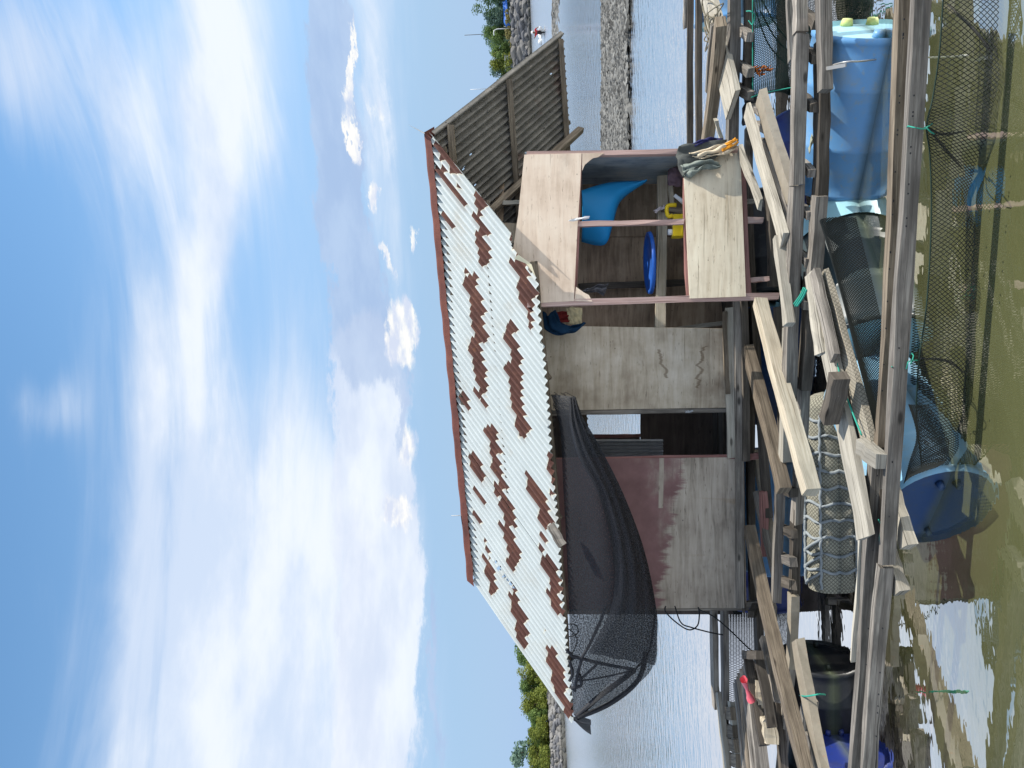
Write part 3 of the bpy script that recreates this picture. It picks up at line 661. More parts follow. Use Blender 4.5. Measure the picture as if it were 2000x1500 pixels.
# strips of pale shells and drifting debris lying just above the water
m_, b_, bs_ = newmat('shells_and_drift'); b_.put(bs_.inputs['Base Color'], b_.mix(b_.n('ShaderNodeAttribute', attribute_name='tone').outputs['Fac'], (.02, .02, .018), (.235, .228, .21))); bs_.inputs['Roughness'].default_value = .9; SHELLM = m_
def debris(name, label, x0, x1, yA, yB, n, sz):
    vs, fs = [], []; rr = random.Random(3)
    P0 = G(x0, 0, 0); P1 = G(x1, 0, 0)
    for i in range(n):
        x = x0 + (x1 - x0) * rr.random(); y = yA + (yB - yA) * rr.random()
        edge = 6 * mn.noise(Vector((y * .03, 1.7, 0)))
        if x > x1 - 3 + edge and rr.random() < .85: continue
        p = G(x, y, 0.0); l = sz * rr.uniform(.5, 1.8); w_ = l * rr.uniform(.25, .6); a = rr.gauss(0, .35)
        p.y += rr.uniform(-.1, .1); s = Vector((math.cos(a), math.sin(a), rr.uniform(-.12, .12))); u = Vector((-s.y, s.x, rr.uniform(-.25, .25))); z = rr.uniform(.012, .05)
        q = len(vs)
        vs += [p + s * l + Vector((0, 0, z)), p + u * w_ + Vector((0, 0, z + .02)), p - s * l + Vector((0, 0, z)), p - u * w_ + Vector((0, 0, z - .012)), p + Vector((0, 0, z + rr.uniform(.02, .05)))]
        fs += [(q, q + 1, q + 4), (q + 1, q + 2, q + 4), (q + 2, q + 3, q + 4), (q + 3, q, q + 4)]
    me = mesh(name, vs, fs); at_ = me.attributes.new('tone', 'FLOAT', 'POINT'); tv = []
    for i in range(len(vs) // 5): tv += [rr.random() ** .95] * 5
    at_.data.foreach_set('value', tv); o = link(name, me, SHELLM); o['kind'] = 'stuff'; o['label'] = label; return o
debris('shell_bed', 'broad strip of pale grey shells and drift lying on the water behind the hut', 1179, 1230, -60, 330, 8500, .10)
debris('drift_line', 'narrow far strip of pale drift on the water near the skiff', 1079, 1093, -60, 140, 900, .16)

# ------------------------------------------------------------------ skiff and its driver far out on the water
B0 = G(1064, 63, 0.0)
t = thing('skiff', 'tiny white skiff seen from astern far out on the water', 'boat', B0)
def hull(s, tt):
    a = (tt - .5) * 2; y = s * 3.4; wdt = .46 * (1 - max(0, (s - .45) / .55) ** 2.2)
    z = .36 * abs(a) ** 1.6 + .04 + .18 * s * s * abs(a)
    return B0 + Vector((a * wdt, y, z - .04))
grid_surface('hull', hull, 12, 10, WHITEP, t, th=.03)
vs = [hull(0, k / 10) for k in range(11)]; link('transom', mesh('transom', vs, [tuple(range(11))]), WHITEP, t)
beam('thwart', B0 + Vector((-.4, .7, .26)), B0 + Vector((.4, .7, .26)), .22, .03, GREY, t)
eng = beam('engine', B0 + Vector((0, -.12, .30)), B0 + Vector((0, -.16, .62)), .26, .30, BLACKC, t, jit=.02, taper=.8)
beam('shaft', B0 + Vector((0, -.1, -.25)), B0 + Vector((0, -.1, .32)), .1, .12, BLACKC, eng)
def skin_body(name, verts, edges, mat, parent, sub=1):
    me = bpy.data.meshes.new(name); me.from_pydata([tuple(v[:3]) for v in verts], edges, []); me.update()
    o = link(name, me, mat, parent)
    md = o.modifiers.new('skin', 'SKIN'); 
    sv = me.skin_vertices[0].data if me.skin_vertices else None
    if sv is None:
        bm = bmesh.new(); bm.from_mesh(me); bm.verts.layers.skin.verify(); bm.to_mesh(me); bm.free(); sv = me.skin_vertices[0].data
    for i, v in enumerate(verts): sv[i].radius = (v[3], v[3] * (v[4] if len(v) > 4 else 1)); sv[i].use_root = (i == 0)
    o.modifiers.new('smooth', 'SUBSURF').levels = sub; o.modifiers['smooth'].render_levels = sub
    return o
PB = B0 + Vector((.02, .75, .28))
SKINM = plain('skin', (.20, .11, .07), .6, var=.1)
t = thing('person', 'person in a red shirt and white hat sitting in the white skiff', 'person', PB)
def off(L): return [(PB.x + v[0], PB.y + v[1], PB.z + v[2], *v[3:]) for v in L]
skin_body('body', off([(0, 0, .08, .13), (0, .02, .30, .13), (0, .03, .48, .11), (0, .03, .56, .055), (0, .05, .66, .095), (0, .05, .76, .07),
                       (.19, .03, .49, .055), (.34, -.10, .36, .045), (.40, -.22, .20, .04), (-.19, .03, .49, .055), (-.33, -.06, .50, .045), (-.46, -.10, .62, .04),
                       (.10, .05, .06, .08), (.14, .45, .12, .07), (.14, .50, -.22, .05), (-.10, .05, .06, .08), (-.14, .45, .12, .07), (-.14, .50, -.22, .05)]),
          [(0, 1), (1, 2), (2, 3), (3, 4), (4, 5), (2, 6), (6, 7), (7, 8), (2, 9), (9, 10), (10, 11), (0, 12), (12, 13), (13, 14), (0, 15), (15, 16), (16, 17)], SKINM, t)
bo = t.children[0]
skin_body('shirt', off([(0, 0, .06, .155), (0, .02, .30, .155), (0, .03, .49, .13), (.20, .03, .48, .075), (.33, -.09, .37, .065), (-.20, .03, .48, .075), (-.32, -.05, .50, .065)]),
          [(0, 1), (1, 2), (2, 3), (3, 4), (2, 5), (5, 6)], plain('red_shirt', (.45, .02, .03), .9, var=.2), t)
vs, fs = [], []
prof = [(.0, .13), (.10, .12), (.12, .03), (.20, .0)]
for r, z in prof:
    for k in range(12): vs.append(PB + Vector((r * math.cos(k * .5236), .05 + r * math.sin(k * .5236), .72 + z)))
for i in range(3):
    for k in range(12): fs.append((i * 12 + k, i * 12 + (k + 1) % 12, i * 12 + 12 + (k + 1) % 12, i * 12 + 12 + k))
link('hat', mesh('hat', vs, fs), WHITEP, t, True)
for o_, q_ in ((bpy.data.objects['skiff'], B0), (bpy.data.objects['person'], PB)):
    an = -math.atan2(B0.x, B0.y); o_.rotation_euler.z = an; o_.location = B0 + Matrix.Rotation(an, 3, 'Z') @ (q_ - B0)
p = G(1058, 82, 0); t = tag(link('buoy', mesh('buoy', *tube_data([[p + Vector((0, 0, -.1)), p + Vector((0, 0, .12)), p + Vector((0, 0, .3)), p + Vector((0, 0, .36))]], [.25, .3, .2, .05], 10)), WHITEP, None, True), 'white float on the water between the skiff and the roof corner', 'buoy')
# ------------------------------------------------------------------ hut
ZF = .40
DB = G(1520, 578, .30).y                      # front face of the projecting box
PB0 = G(1520, 578, .30); NBX = Vector((-math.sin(R_(13)), math.cos(R_(13)), 0))     # the box is set a little askew
def pbox(o_): return (PB0 + NBX * o_, NBX)
wa, wb = G(1457, 1190, ZF), G(1457, 895, ZF)
wn = Vector((-(wb - wa).y, (wb - wa).x, 0)).normalized()
if wn.y < 0: wn = -wn
PW = (wa, wn)
def pw(o_): return (wa + wn * o_, wn)
hut = thing('raft_hut', 'ramshackle plywood hut with a flaking white and rust corrugated roof standing on the raft', 'hut', (wa.x + 1, wa.y + .3, ZF))
def hb(name, x1, y1, x2, y2, pl, wd, th, mat, **kw):
    return beam(name, hit(x1, y1, *pl), hit(x2, y2, *pl), wd, th, mat, hut, **kw)
Yv = Vector((0, 1, 0))
# roof corners
DFR = DB - .12; FR = V(1046, 512, DFR); FL = V(1119, 1412, DFR * 1.14)
RRr = V(842, 258, DFR + .55); RL = V(925, 1134, DFR * 1.14 + .50)
BR = V(1097, 60, RRr.y + 1.0); BL = BR + (RL - RRr) * 1.0
def side(a, pts):       # distance to capsule strokes, in pixels
    best = -99
    for (x1, y1, x2, y2, r) in pts:
        dx, dy = x2 - x1, y2 - y1; L = dx * dx + dy * dy
        t_ = max(0, min(1, ((a[0] - x1) * dx + (a[1] - y1) * dy) / L)) if L else 0
        # flakes end squarely on the ribs, so measure mostly across the slope
        ex = a[0] - x1 - dx * t_; ey = a[1] - y1 - dy * t_
        best = max(best, r * .84 - math.hypot(ex, ey))
    return best
RUST = [(858, 290, 872, 360, 9), (868, 300, 905, 395, 9), (880, 330, 893, 372, 6), (935, 395, 946, 510, 12), (1015, 508, 1033, 590, 18), (1000, 478, 1010, 520, 8), (1030, 600, 1040, 640, 4),
        (920, 548, 940, 660, 14), (908, 530, 920, 560, 6), (930, 670, 944, 765, 14), (948, 780, 950, 790, 4), (996, 640, 1012, 735, 12), (1000, 720, 1022, 850, 14), (958, 845, 980, 960, 11), (985, 965, 992, 985, 6),
        (988, 990, 1004, 1100, 14), (1032, 930, 1042, 965, 6), (1046, 960, 1066, 1025, 13), (1074, 898, 1086, 960, 9), (924, 893, 932, 930, 6), (932, 905, 940, 935, 6), (932, 958, 944, 978, 5), (928, 1010, 936, 1035, 5), (945, 1050, 956, 1095, 7),
        (955, 1112, 964, 1155, 6), (1056, 1050, 1060, 1072, 6), (1070, 1100, 1092, 1190, 13), (1004, 1150, 1024, 1255, 9), (1080, 1270, 1090, 1330, 12), (1088, 1330, 1112, 1395, 8), (905, 775, 912, 795, 5), (870, 420, 884, 445, 5), (1040, 560, 1043, 580, 3), (1060, 1215, 1066, 1235, 5)]
def roof(name, A, B, Cc, D_, ncor, sheets, mat, rust=True, nt_=100, amp=.0165, cut=None):
    """A,B eave ends, Cc,D_ ridge ends (A-Cc and B-D_ are edges); every sheet is a part"""
    nrm = (B - A).cross(Cc - A).normalized()
    if nrm.z < 0: nrm = -nrm
    per = 8; jit = [random.uniform(-1, 1) for _ in range(ncor * 2 + 4)]
    for k in range(sheets):
        c0, c1 = ncor * k / sheets, ncor * (k + 1) / sheets + (.55 if k < sheets - 1 else 0)
        n = int(round((c1 - c0) * per)); vs, fs, at_ = [], [], []
        lap = .006 * (k % 2); e0 = random.uniform(-.012, .012)
        for j in range(nt_ + 1):
            for i in range(n + 1):
                c = c0 + (c1 - c0) * i / n; s = c / ncor; t_ = j / nt_
                t2 = t_ if t_ > .02 else t_ + e0
                P = A.lerp(B, s).lerp(Cc.lerp(D_, s), t2)
                P = P + nrm * (amp * math.cos(2 * math.pi * c) + lap + .01 * mn.noise(P * 1.3) - .006)
                vs.append(P)
                if rust:
                    ic = int(math.floor(c + .5)); Pm = A.lerp(B, ic / ncor).lerp(Cc.lerp(D_, ic / ncor), t_); a = proj(Pm)
                    at_.append(max(-3, min(3, 1.5 * ((c - ic) * 2) ** 2 - .5 + (side(a, RUST) + jit[ic] * 6.0 + 4.0 * mn.noise(Vector((a[0] * .05, ic * 3.1, 2)))) / 2.0)))
                else: at_.append(0)
        for j in range(nt_):
            for i in range(n):
                q = j * (n + 1) + i
                if cut and cut(vs[q]): continue
                fs.append((q, q + 1, q + n + 2, q + n + 1))
        me = mesh(name, vs, fs); l = me.attributes.new('rust', 'FLOAT', 'POINT'); l.data.foreach_set('value', at_)
        link(name, me, mat, hut, True)
def torn(v):
    x, y = proj(v)
    # the sheet nearest the box is torn off in a slant; a few pin holes along the laps
    if y < 545 and x > 1046 - (545 - y) * .75 + 4 * mn.noise(Vector((y * .08, 0, 0))) and x > 1000: return True
    for hx, hy, r in ((975, 1112, 4), (985, 1128, 3.5), (998, 1143, 4), (969, 1100, 3), (991, 1136, 3), (1004, 1150, 3)):
        if math.hypot(x - hx, y - hy) < r: return True
    return False
roof('roof_sheet', FL, FR, RL, RRr, 58, 6, ROOF, cut=torn)
def holes(v):
    return mn.noise(v * 34) > .70 and mn.noise(v * 3.1 + Vector((5, 2, 1))) > -.05
up_back = RRr + (BR - RRr) * .01
roof('back_roof_sheet', BL, BR, RL + (BL - RL) * .01, up_back, 58, 5, UNDER, rust=False, nt_=70, cut=holes)
# ridge flashing, two folded strips
nF = (FR - FL).cross(RL - FL).normalized(); nF = nF if nF.z > 0 else -nF
def ridge(s, t_):
    c = RL.lerp(RRr, s); wv = .002 * math.sin(s * 90) + .003 * mn.noise(Vector((s * 25, t_ * 3, 0)))
    if t_ <= .5:
        q = (RL.lerp(RRr, s) - FL.lerp(FR, s)).normalized(); return c - q * (.5 - t_) * 2 * (.062 + .010 * mn.noise(Vector((s * 14, 4, 0)))) + Vector((0, 0, .03 + .022 * (t_ * 2) + wv))
    q = (c - BL.lerp(BR, s)).normalized(); return c - q * (t_ - .5) * 2 * .09 + Vector((0, 0, .03 + .022 * (2 - t_ * 2) + wv))
grid_surface('ridge_cap', ridge, 90, 8, RIDGE, hut)
p = RRr + Vector((0, 0, .05)); link('torn_flap', mesh('torn_flap', [p, p + Vector((-.03, -.05, -.01)), p + Vector((.06, -.02, .12)), p + Vector((.03, .02, .05))], [(0, 1, 2), (0, 2, 3)]), GALV, hut)
link('torn_corner', mesh('torn_corner', [V(1004, 505, DFR + .02), V(1028, 515, DFR), V(1046, 540, DFR), V(1038, 516, DFR - .04), V(1012, 497, DFR - .02)], [(0, 1, 2, 3, 4)]), plain('cream_peeling_paint', (.70, .62, .42), .7, var=.2), hut)
p = RL.lerp(RRr, .16); tube('roof_pin', [[p, p + Vector((0, 0, .13))]], .004, GALV, hut, 4)
# purlins and rafters under the back slope
nB = (BR - BL).cross(RL - BL).normalized(); nB = nB if nB.z > 0 else -nB
def bk(s, t_, o_=-.035): return BL.lerp(BR, s).lerp(RL.lerp(RRr, s), t_) + nB * o_
for t_, s1 in ((.045, .985), (.475, .985), (.90, .99)): beam('purlin', bk(.0, t_, -.04), bk(s1, t_, -.04), .05, .045, BROWN, hut)
for s_ in (.755, .90 - .30):
    beam('rafter', bk(s_, -.04, -.09), bk(s_, .96, -.09), .05, .055, BROWN, hut)
beam('rafter', hit(1110, 236, *pbox(1.15)), hit(955, 372, *pbox(.95)), .045, .06, BROWN, hut)
beam('tie_beam', hit(1022, 228, *pbox(1.0)), hit(1036, 420, *pbox(.9)), .05, .055, BROWN, hut)
for t_ in (.06, .5, .93): beam('purlin', FL.lerp(FR, .0).lerp(RL, t_) - nF * .045, FR.lerp(RRr, t_) - nF * .045 - (FR - FL) * .015, .045, .045, BROWN, hut)
for s_ in (.12, .45, .75): beam('rafter', FL.lerp(FR, s_) - nF * .09 + (RL - FL) * .05, RL.lerp(RRr, s_) - nF * .09, .045, .05, BROWN, hut)

# left part: painted board, door, beige board
poly_panel('wall_board', [(1096, 1190), (1458, 1187), (1453, 893), (1075, 897)], PW, .012, PLYL, hut, wn)
hb('door_post', 1078, 899, 1448, 891, pw(.03), .035, .06, MAROON)
poly_panel('wall_board', [(1058, 802), (1421, 796), (1421, 700), (1419, 642), (1060, 636)], pw(.01), .012, PLYMW, hut, wn)
hb('door_post', 1066, 808, 1420, 801, pw(.035), .03, .05, GREY)
hb('floor_joist', 1446, 1186, 1441, 585, pw(-.035), .045, .055, GREY)
hb('floor_joist', 1456, 900, 1452, 588, pw(-.06), .045, .05, DARKW)
hb('sill_board', 1429, 893, 1424, 600, pw(-.015), .02, .06, PALE)
hb('sill_board', 1421, 770, 1415, 610, pw(-.03), .025, .03, BROWN)
hb('corner_post', 1095, 1187, 1462, 1186, pw(.03), .04, .05, GREY)
hb('floor_leg', 1452, 894, 1512, 886, pw(-.02), .04, .05, MAROON)
hb('floor_leg', 1455, 1180, 1500, 1178, pw(.02), .04, .05, GREY)
# back of the doorway: dark boards round an open window, sheet iron leaning inside
DI = wa.y + .95; PI = (Vector((0, DI, 0)), Yv)
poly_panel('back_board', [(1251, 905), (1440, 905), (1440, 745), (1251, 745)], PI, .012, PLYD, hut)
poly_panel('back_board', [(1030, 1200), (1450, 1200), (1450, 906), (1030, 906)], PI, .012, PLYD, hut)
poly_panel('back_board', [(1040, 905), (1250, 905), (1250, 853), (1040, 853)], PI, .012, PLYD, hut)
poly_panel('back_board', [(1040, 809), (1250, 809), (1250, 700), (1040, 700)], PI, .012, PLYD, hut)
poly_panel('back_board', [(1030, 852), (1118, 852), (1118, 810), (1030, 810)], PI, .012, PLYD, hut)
hb('window_frame', 1120, 852, 1250, 851, (Vector((0, DI - .03, 0)), Yv), .03, .04, MAROON)
for i in range(5):
    y0 = 860 + i * 7
    pass
def lean(s, t_):
    a = V(1155, 858 + 34 * s, DI - .12); c = V(1295, 858 + 34 * s, DI - .35); q = a.lerp(c, t_); q.y += .012 * math.cos(s * 5 * 2 * math.pi); return q
grid_surface('leaning_sheet', lean, 40, 6, GALV, hut)
hb('door_latch', 1340, 804, 1352, 803, pw(-.005), .012, .01, GALV)
# floor boards seen through the door and inside the box
for i in range(7):
    a = wa + (wb - wa) * (i * .30) ; 
    b0 = wa + wn * (.06 + .145 * i) - (wb - wa) * .02 + Vector((0, 0, .0)); b1 = wb + wn * (.06 + .145 * i) + (wb - wa) * 1.35
    b0.z = b1.z = ZF + .012; beam('floor_board', b0, b1, .138, .02, DARKW, hut)
# side wall at far left and its rear wall
lw0 = hit(1100, 1188, *pw(.02)); lw1 = hit(1457, 1188, *pw(.02)); bkv = wn * .93
me = mesh('side_board', [lw0, lw1, lw1 + bkv, lw0 + bkv, lw0 + (wb - wa).normalized() * .012, lw1 + (wb - wa).normalized() * .012, lw1 + bkv + (wb - wa).normalized() * .012, lw0 + bkv + (wb - wa).normalized() * .012], [(0, 1, 2, 3), (7, 6, 5, 4), (0, 4, 5, 1), (1, 5, 6, 2), (2, 6, 7, 3), (3, 7, 4, 0)], [(0, 0), (3, 0), (3, 3), (0, 3)] * 2)
link('side_board', me, PLYD, hut)

# right part: the projecting box with its window
poly_panel('box_board', [(1024, 302), (1136, 299), (1133, 370), (1128, 440), (1121, 588), (1045, 592), (1000, 500), (1012, 420)], pbox(-.006), .012, PLYP, hut)
for P_ in ([(1137, 299), (1180, 299), (1168, 307), (1158, 309), (1149, 316), (1142, 322), (1137, 334)], [(1122, 588), (1125, 560), (1140, 571), (1150, 576), (1157, 589)]):
    poly_panel('corner_gusset', P_, pbox(-.004), .01, PLYP, hut)
poly_panel('box_board', [(1334, 300), (1446, 299), (1457, 579), (1347, 583), (1343, 500), (1336, 345)], pbox(-.008), .012, PLYC, hut)
hb('corner_post', 1030, 594, 1520, 578, pbox(.022), .045, .045, PINKW)
hb('window_post', 1128, 438, 1336, 434, pbox(.022), .035, .04, PINKW)
hb('window_post', 1336, 434, 1490, 430, pbox(.04), .04, .04, PINKW)
hb('corner_post', 1030, 302, 1450, 295, pbox(.022), .04, .04, PINKW)
hb('bottom_rail', 1450, 301, 1460, 580, pbox(.03), .035, .04, MAROON)
hb('bottom_rail', 1345, 580, 1338, 340, pbox(.03), .03, .03, MAROON)
hb('top_rail', 1131, 300, 1119, 588, pbox(.022), .035, .04, MAROON)
hb('floor_stud', 1456, 395, 1488, 391, pbox(.06), .03, .035, PALE)
hb('floor_stud', 1456, 548, 1500, 545, pbox(.05), .03, .035, PINKW)
# inside the box: right side wall, back boards, shelf
a0 = hit(1025, 300, *pbox(.05)); a1 = hit(1450, 297, *pbox(.05)); bv = Vector((.03, .98, 0)); th = Vector((.012, 0, 0))
link('side_board', mesh('side_board', [a0, a1, a1 + bv, a0 + bv, a0 + th, a1 + th, a1 + bv + th, a0 + bv + th], [(0, 1, 2, 3), (7, 6, 5, 4), (0, 4, 5, 1), (1, 5, 6, 2), (2, 6, 7, 3), (3, 7, 4, 0)], [(0, 0), (4, 0), (4, 3), (0, 3)] * 2), PLYBLUE, hut)
PBK = pbox(1.0)
poly_panel('back_board', [(1050, 345), (1420, 345), (1420, 462), (1050, 462)], PBK, .012, PLYB, hut)
poly_panel('back_board', [(1050, 457), (1420, 457), (1420, 562), (1050, 562)], pbox(1.016), .012, PLYB, hut)
poly_panel('back_board', [(1050, 558), (1420, 558), (1420, 700), (1050, 700)], PBK, .012, PLYB, hut)
hb('back_stud', 1130, 560, 1345, 552, pbox(.93), .05, .04, DARKW)
hb('shelf_beam', 1293, 345, 1288, 662, pbox(.55), .05, .075, FRESH)
hb('shelf_beam', 1312, 400, 1309, 345, pbox(.50), .05, .03, FRESH)
hb('shelf_support', 1292, 408, 1345, 414, pbox(.50), .04, .05, BROWN)
hb('diagonal_brace', 1300, 645, 1420, 630, pbox(.75), .03, .05, PALE)
hb('floor_joist', 1425, 345, 1428, 640, pbox(.9), .05, .05, DARKW)
# small gable filling above the box on the right
poly_panel('gable_board', [(957, 366), (985, 345), (983, 430), (975, 437)], pbox(.75), .012, PLYB, hut)
poly_panel('gable_board', [(982, 435), (1019, 436), (1015, 470), (1000, 475)], pbox(.35), .012, PLYM, hut)
hb('gable_stud', 982, 397, 1024, 395, pbox(.4), .03, .035, PALE)
hb('roof_plate', 1049, 640, 1060, 706, pbox(.18), .05, .06, GREY)
hb('roof_plate', 1075, 1025, 1098, 1065, pbox(.5), .05, .06, GREY)
# splinter on the window post
hb('splinter', 1110, 431, 1151, 424, pbox(-.03), .012, .012, WHITEP)

# ------------------------------------------------------------------ things in and on the hut
def Vb(x, y, o_): return hit(x, y, *pbox(o_))
L1 = crv([Vb(1136, 372, .34), Vb(1190, 357, .40), Vb(1262, 353, .46)], 8); L2 = crv([Vb(1136, 472, .70), Vb(1180, 478, .62), Vb(1196, 440, .52), Vb(1212, 392, .50), Vb(1262, 355, .46)], 8)
def foam(s, t_):
    q = at(L1, s).lerp(at(L2, s), t_); q.y -= .10 * math.sin(math.pi * t_) * (1 - .6 * s); return q
tag(grid_surface('foam_sheet', foam, 24, 10, BLUESH, None, th=.008), 'blue foam sheet hanging curled in the box window', 'foam sheet')
p = Vb(1268, 514, .55); t = thing('round_lid', 'round blue drum lid lying on the shelf behind the window post', 'lid', p)
vs, fs = [], []
prof = [(0, -.005), (.20, -.005), (.205, .012), (.232, .012), (.236, -.012), (.228, -.016), (.0, -.016)]
for r, z in prof:
    for k in range(40): vs.append(p + Vector((r * math.cos(k * math.pi / 20), r * math.sin(k * math.pi / 20), z)))
for i in range(len(prof) - 1):
    for k in range(40): fs.append((i * 40 + k, i * 40 + (k + 1) % 40, i * 40 + 40 + (k + 1) % 40, i * 40 + 40 + k))
link('lid_body', mesh('lid_body', vs, fs), BLUELID, t, True)
p = Vb(1336, 436, .30); t = thing('jerrycan', 'yellow plastic jerrycan behind the window post with a white cap', 'jerrycan', p)
beam('can_body', p + Vector((-.02, .0, -.16)), p + Vector((-.02, .0, .085)), .17, .11, YEL, t, jit=.006, taper=.9)
hnd = tube('handle', [crv([p + Vector((.06, 0, .08)), p + Vector((.06, 0, .115)), p + Vector((.13, 0, .115)), p + Vector((.135, 0, .05))], 5)], .016, YEL, t, 6)
tube('cap', [[p + Vector((-.06, 0, .08)), p + Vector((-.06, 0, .12))]], .022, WHITEP, t, 10)
p = Vb(1338, 396, .28); tag(tube('small_bottle', [[p + Vector((.0, 0, -.12)), p + Vector((0, 0, .0)), p + Vector((.01, 0, .02)), p + Vector((.06, 0, .075))]], [.03, .03, .016, .013], WHITEP, None, 10), 'small white bottle beside the yellow jerrycan', 'bottle')
def rag(name, L, label, mat, o_=.0, cat='cloth', fold=.02, ns=22, nt_=12, th=.006, parent=None, seed=0):
    """draped cloth through rows of sight points (x, y, depth offset from the box face)"""
    rows = [crv([Vb(q[0], q[1], q[2] * (.5 if q[2] < 0 else 1)) for q in r], 6) for r in L]
    def fn(s, t_):
        f = t_ * (len(rows) - 1); i = min(int(f), len(rows) - 2); q = at(rows[i], s).lerp(at(rows[i + 1], s), f - i)
        q = q + Vector((mn.noise(Vector((s * 4, t_ * 3, seed))) * fold * .6, -abs(fold) * (math.sin(t_ * 11 + 2.5 * s + seed) * .6 + 1.4 * mn.noise(Vector((s * 5, t_ * 7, seed + 3)))), mn.noise(Vector((s * 5, t_ * 5, seed + 9))) * fold * .5)); return q
    o = grid_surface(name, fn, ns, nt_, mat, parent, th=th)
    return tag(o, label, cat) if parent is None else o
rag('grey_shirt', [[(1345, 285, .06), (1322, 290, .0), (1335, 282, -.07), (1372, 278, -.09), (1420, 272, -.08)], [(1340, 305, .05), (1320, 305, .0), (1342, 300, -.07), (1376, 300, -.09), (1408, 300, -.08)], [(1342, 325, .05), (1324, 322, .0), (1340, 318, -.06), (1362, 315, -.08), (1385, 318, -.07)], [(1345, 348, .04), (1333, 346, .0), (1338, 340, -.05), (1350, 334, -.06), (1362, 330, -.06)]],
    'dark grey shirt draped over the top corner of the plywood box', CL_GREY, fold=.03, seed=1)
rag('sage_shirt', [[(1330, 322, -.06), (1350, 318, -.10), (1382, 312, -.12), (1402, 318, -.10)], [(1334, 334, -.06), (1355, 328, -.12), (1385, 322, -.13), (1408, 324, -.10)], [(1336, 346, -.03), (1348, 345, -.09), (1372, 332, -.11), (1406, 327, -.09)]],
    'pale sage grey sleeve hanging in front of the dark grey shirt', CL_SAGE, fold=.025, seed=5)
t = thing('cream_shirt', 'cream shirt with orange trim hanging beside the dark grey shirt', 'shirt', Vb(1390, 285, -.1))
rag('shirt_cloth', [[(1345, 300, -.07), (1375, 292, -.10), (1410, 280, -.11), (1436, 271, -.10)], [(1352, 306, -.08), (1380, 300, -.12), (1415, 290, -.13), (1440, 280, -.12)], [(1365, 310, -.08), (1390, 306, -.11), (1420, 300, -.12), (1444, 288, -.10)]], '', CL_CREAM, fold=.02, seed=8, parent=t)
rag('trim', [[(1408, 289, -.135), (1425, 280, -.135), (1440, 272, -.12)], [(1411, 296, -.15), (1428, 287, -.15), (1443, 279, -.135)]], '', CL_OR, fold=.008, seed=2, parent=t, ns=12, nt_=4)
rag('trim', [[(1416, 280, -.135), (1428, 275, -.135), (1436, 269, -.12)], [(1419, 284, -.15), (1430, 279, -.15), (1439, 273, -.135)]], '', CL_OR, fold=.006, seed=4, parent=t, ns=12, nt_=4)
rag('blue_cloth', [[(1338, 285, .0), (1365, 276, -.05), (1390, 270, -.04), (1410, 271, -.03)], [(1340, 293, -.03), (1366, 284, -.08), (1392, 278, -.07), (1412, 277, -.05)]], 'dark blue cloth at the outer edge of the draped clothes', CL_NAVY, fold=.02, seed=11)
rag('mauve_cloth', [[(1306, 332, .42), (1312, 328, .40), (1326, 326, .40), (1336, 328, .42)], [(1304, 345, .40), (1314, 344, .38), (1327, 343, .38), (1337, 344, .4)], [(1305, 361, .42), (1312, 364, .40), (1326, 365, .40), (1336, 362, .42)]], 'mauve cloth lying inside the box behind the draped clothes', CL_MAUVE, fold=.015, seed=3)
rag('white_rag', [[(1277, 412, .5), (1288, 405, .48), (1298, 402, .48)], [(1280, 416, .47), (1291, 410, .45), (1302, 406, .46)]], 'crumpled white rag on the shelf beside the window post', plain('white_cloth', (.7, .62, .62), .9), fold=.02, seed=3, cat='rag')
rag('charcoal_rag', [[(1138, 567, .05), (1160, 560, .1), (1188, 553, .12)], [(1139, 572, .04), (1163, 570, .08), (1180, 578, .1)]], 'charcoal rag caught in the lower corner of the box window', CL_CHAR, fold=.02, seed=6, cat='rag')
t = rag('denim_cloth', [[(1056, 606, .32), (1062, 640, .30), (1090, 655, .30), (1120, 650, .32), (1142, 632, .34)], [(1070, 615, .28), (1080, 640, .25), (1100, 648, .25), (1125, 642, .28), (1142, 630, .32)], [(1085, 605, .30), (1095, 628, .28), (1110, 636, .28), (1128, 634, .3), (1140, 630, .34)]], 'dark blue trousers bundled under the roof by the corner post', CL_DENIM, fold=.03, seed=7, cat='clothes')
rag('red_cloth', [[(1075, 612, .34), (1090, 610, .33), (1112, 608, .34)], [(1080, 628, .33), (1092, 630, .32), (1112, 628, .33)]], 'dark red cloth tucked above the blue trousers', CL_RED, fold=.015, seed=7)
rag('buff_cloth', [[(1106, 602, .33), (1120, 600, .32), (1137, 602, .33)], [(1112, 634, .33), (1122, 634, .32), (1136, 634, .33)]], 'buff cloth hanging beside the dark red cloth', CL_BUFF, fold=.012, seed=9)
p0 = Vb(1462, 205, .3)
rag('charcoal_cloth', [[(1462, 184, .1), (1474, 186, .08), (1482, 200, .06), (1474, 210, .05)], [(1456, 192, .06), (1468, 196, .02), (1475, 206, .0), (1468, 214, .02)], [(1450, 212, .05), (1456, 214, .02), (1460, 212, .0), (1464, 214, .02)], [(1452, 240, .08), (1455, 246, .06), (1458, 250, .06), (1459, 256, .06)]], 'charcoal rag draped over the end of the bleached plank', CL_CHAR, fold=.03, seed=14, cat='rag')

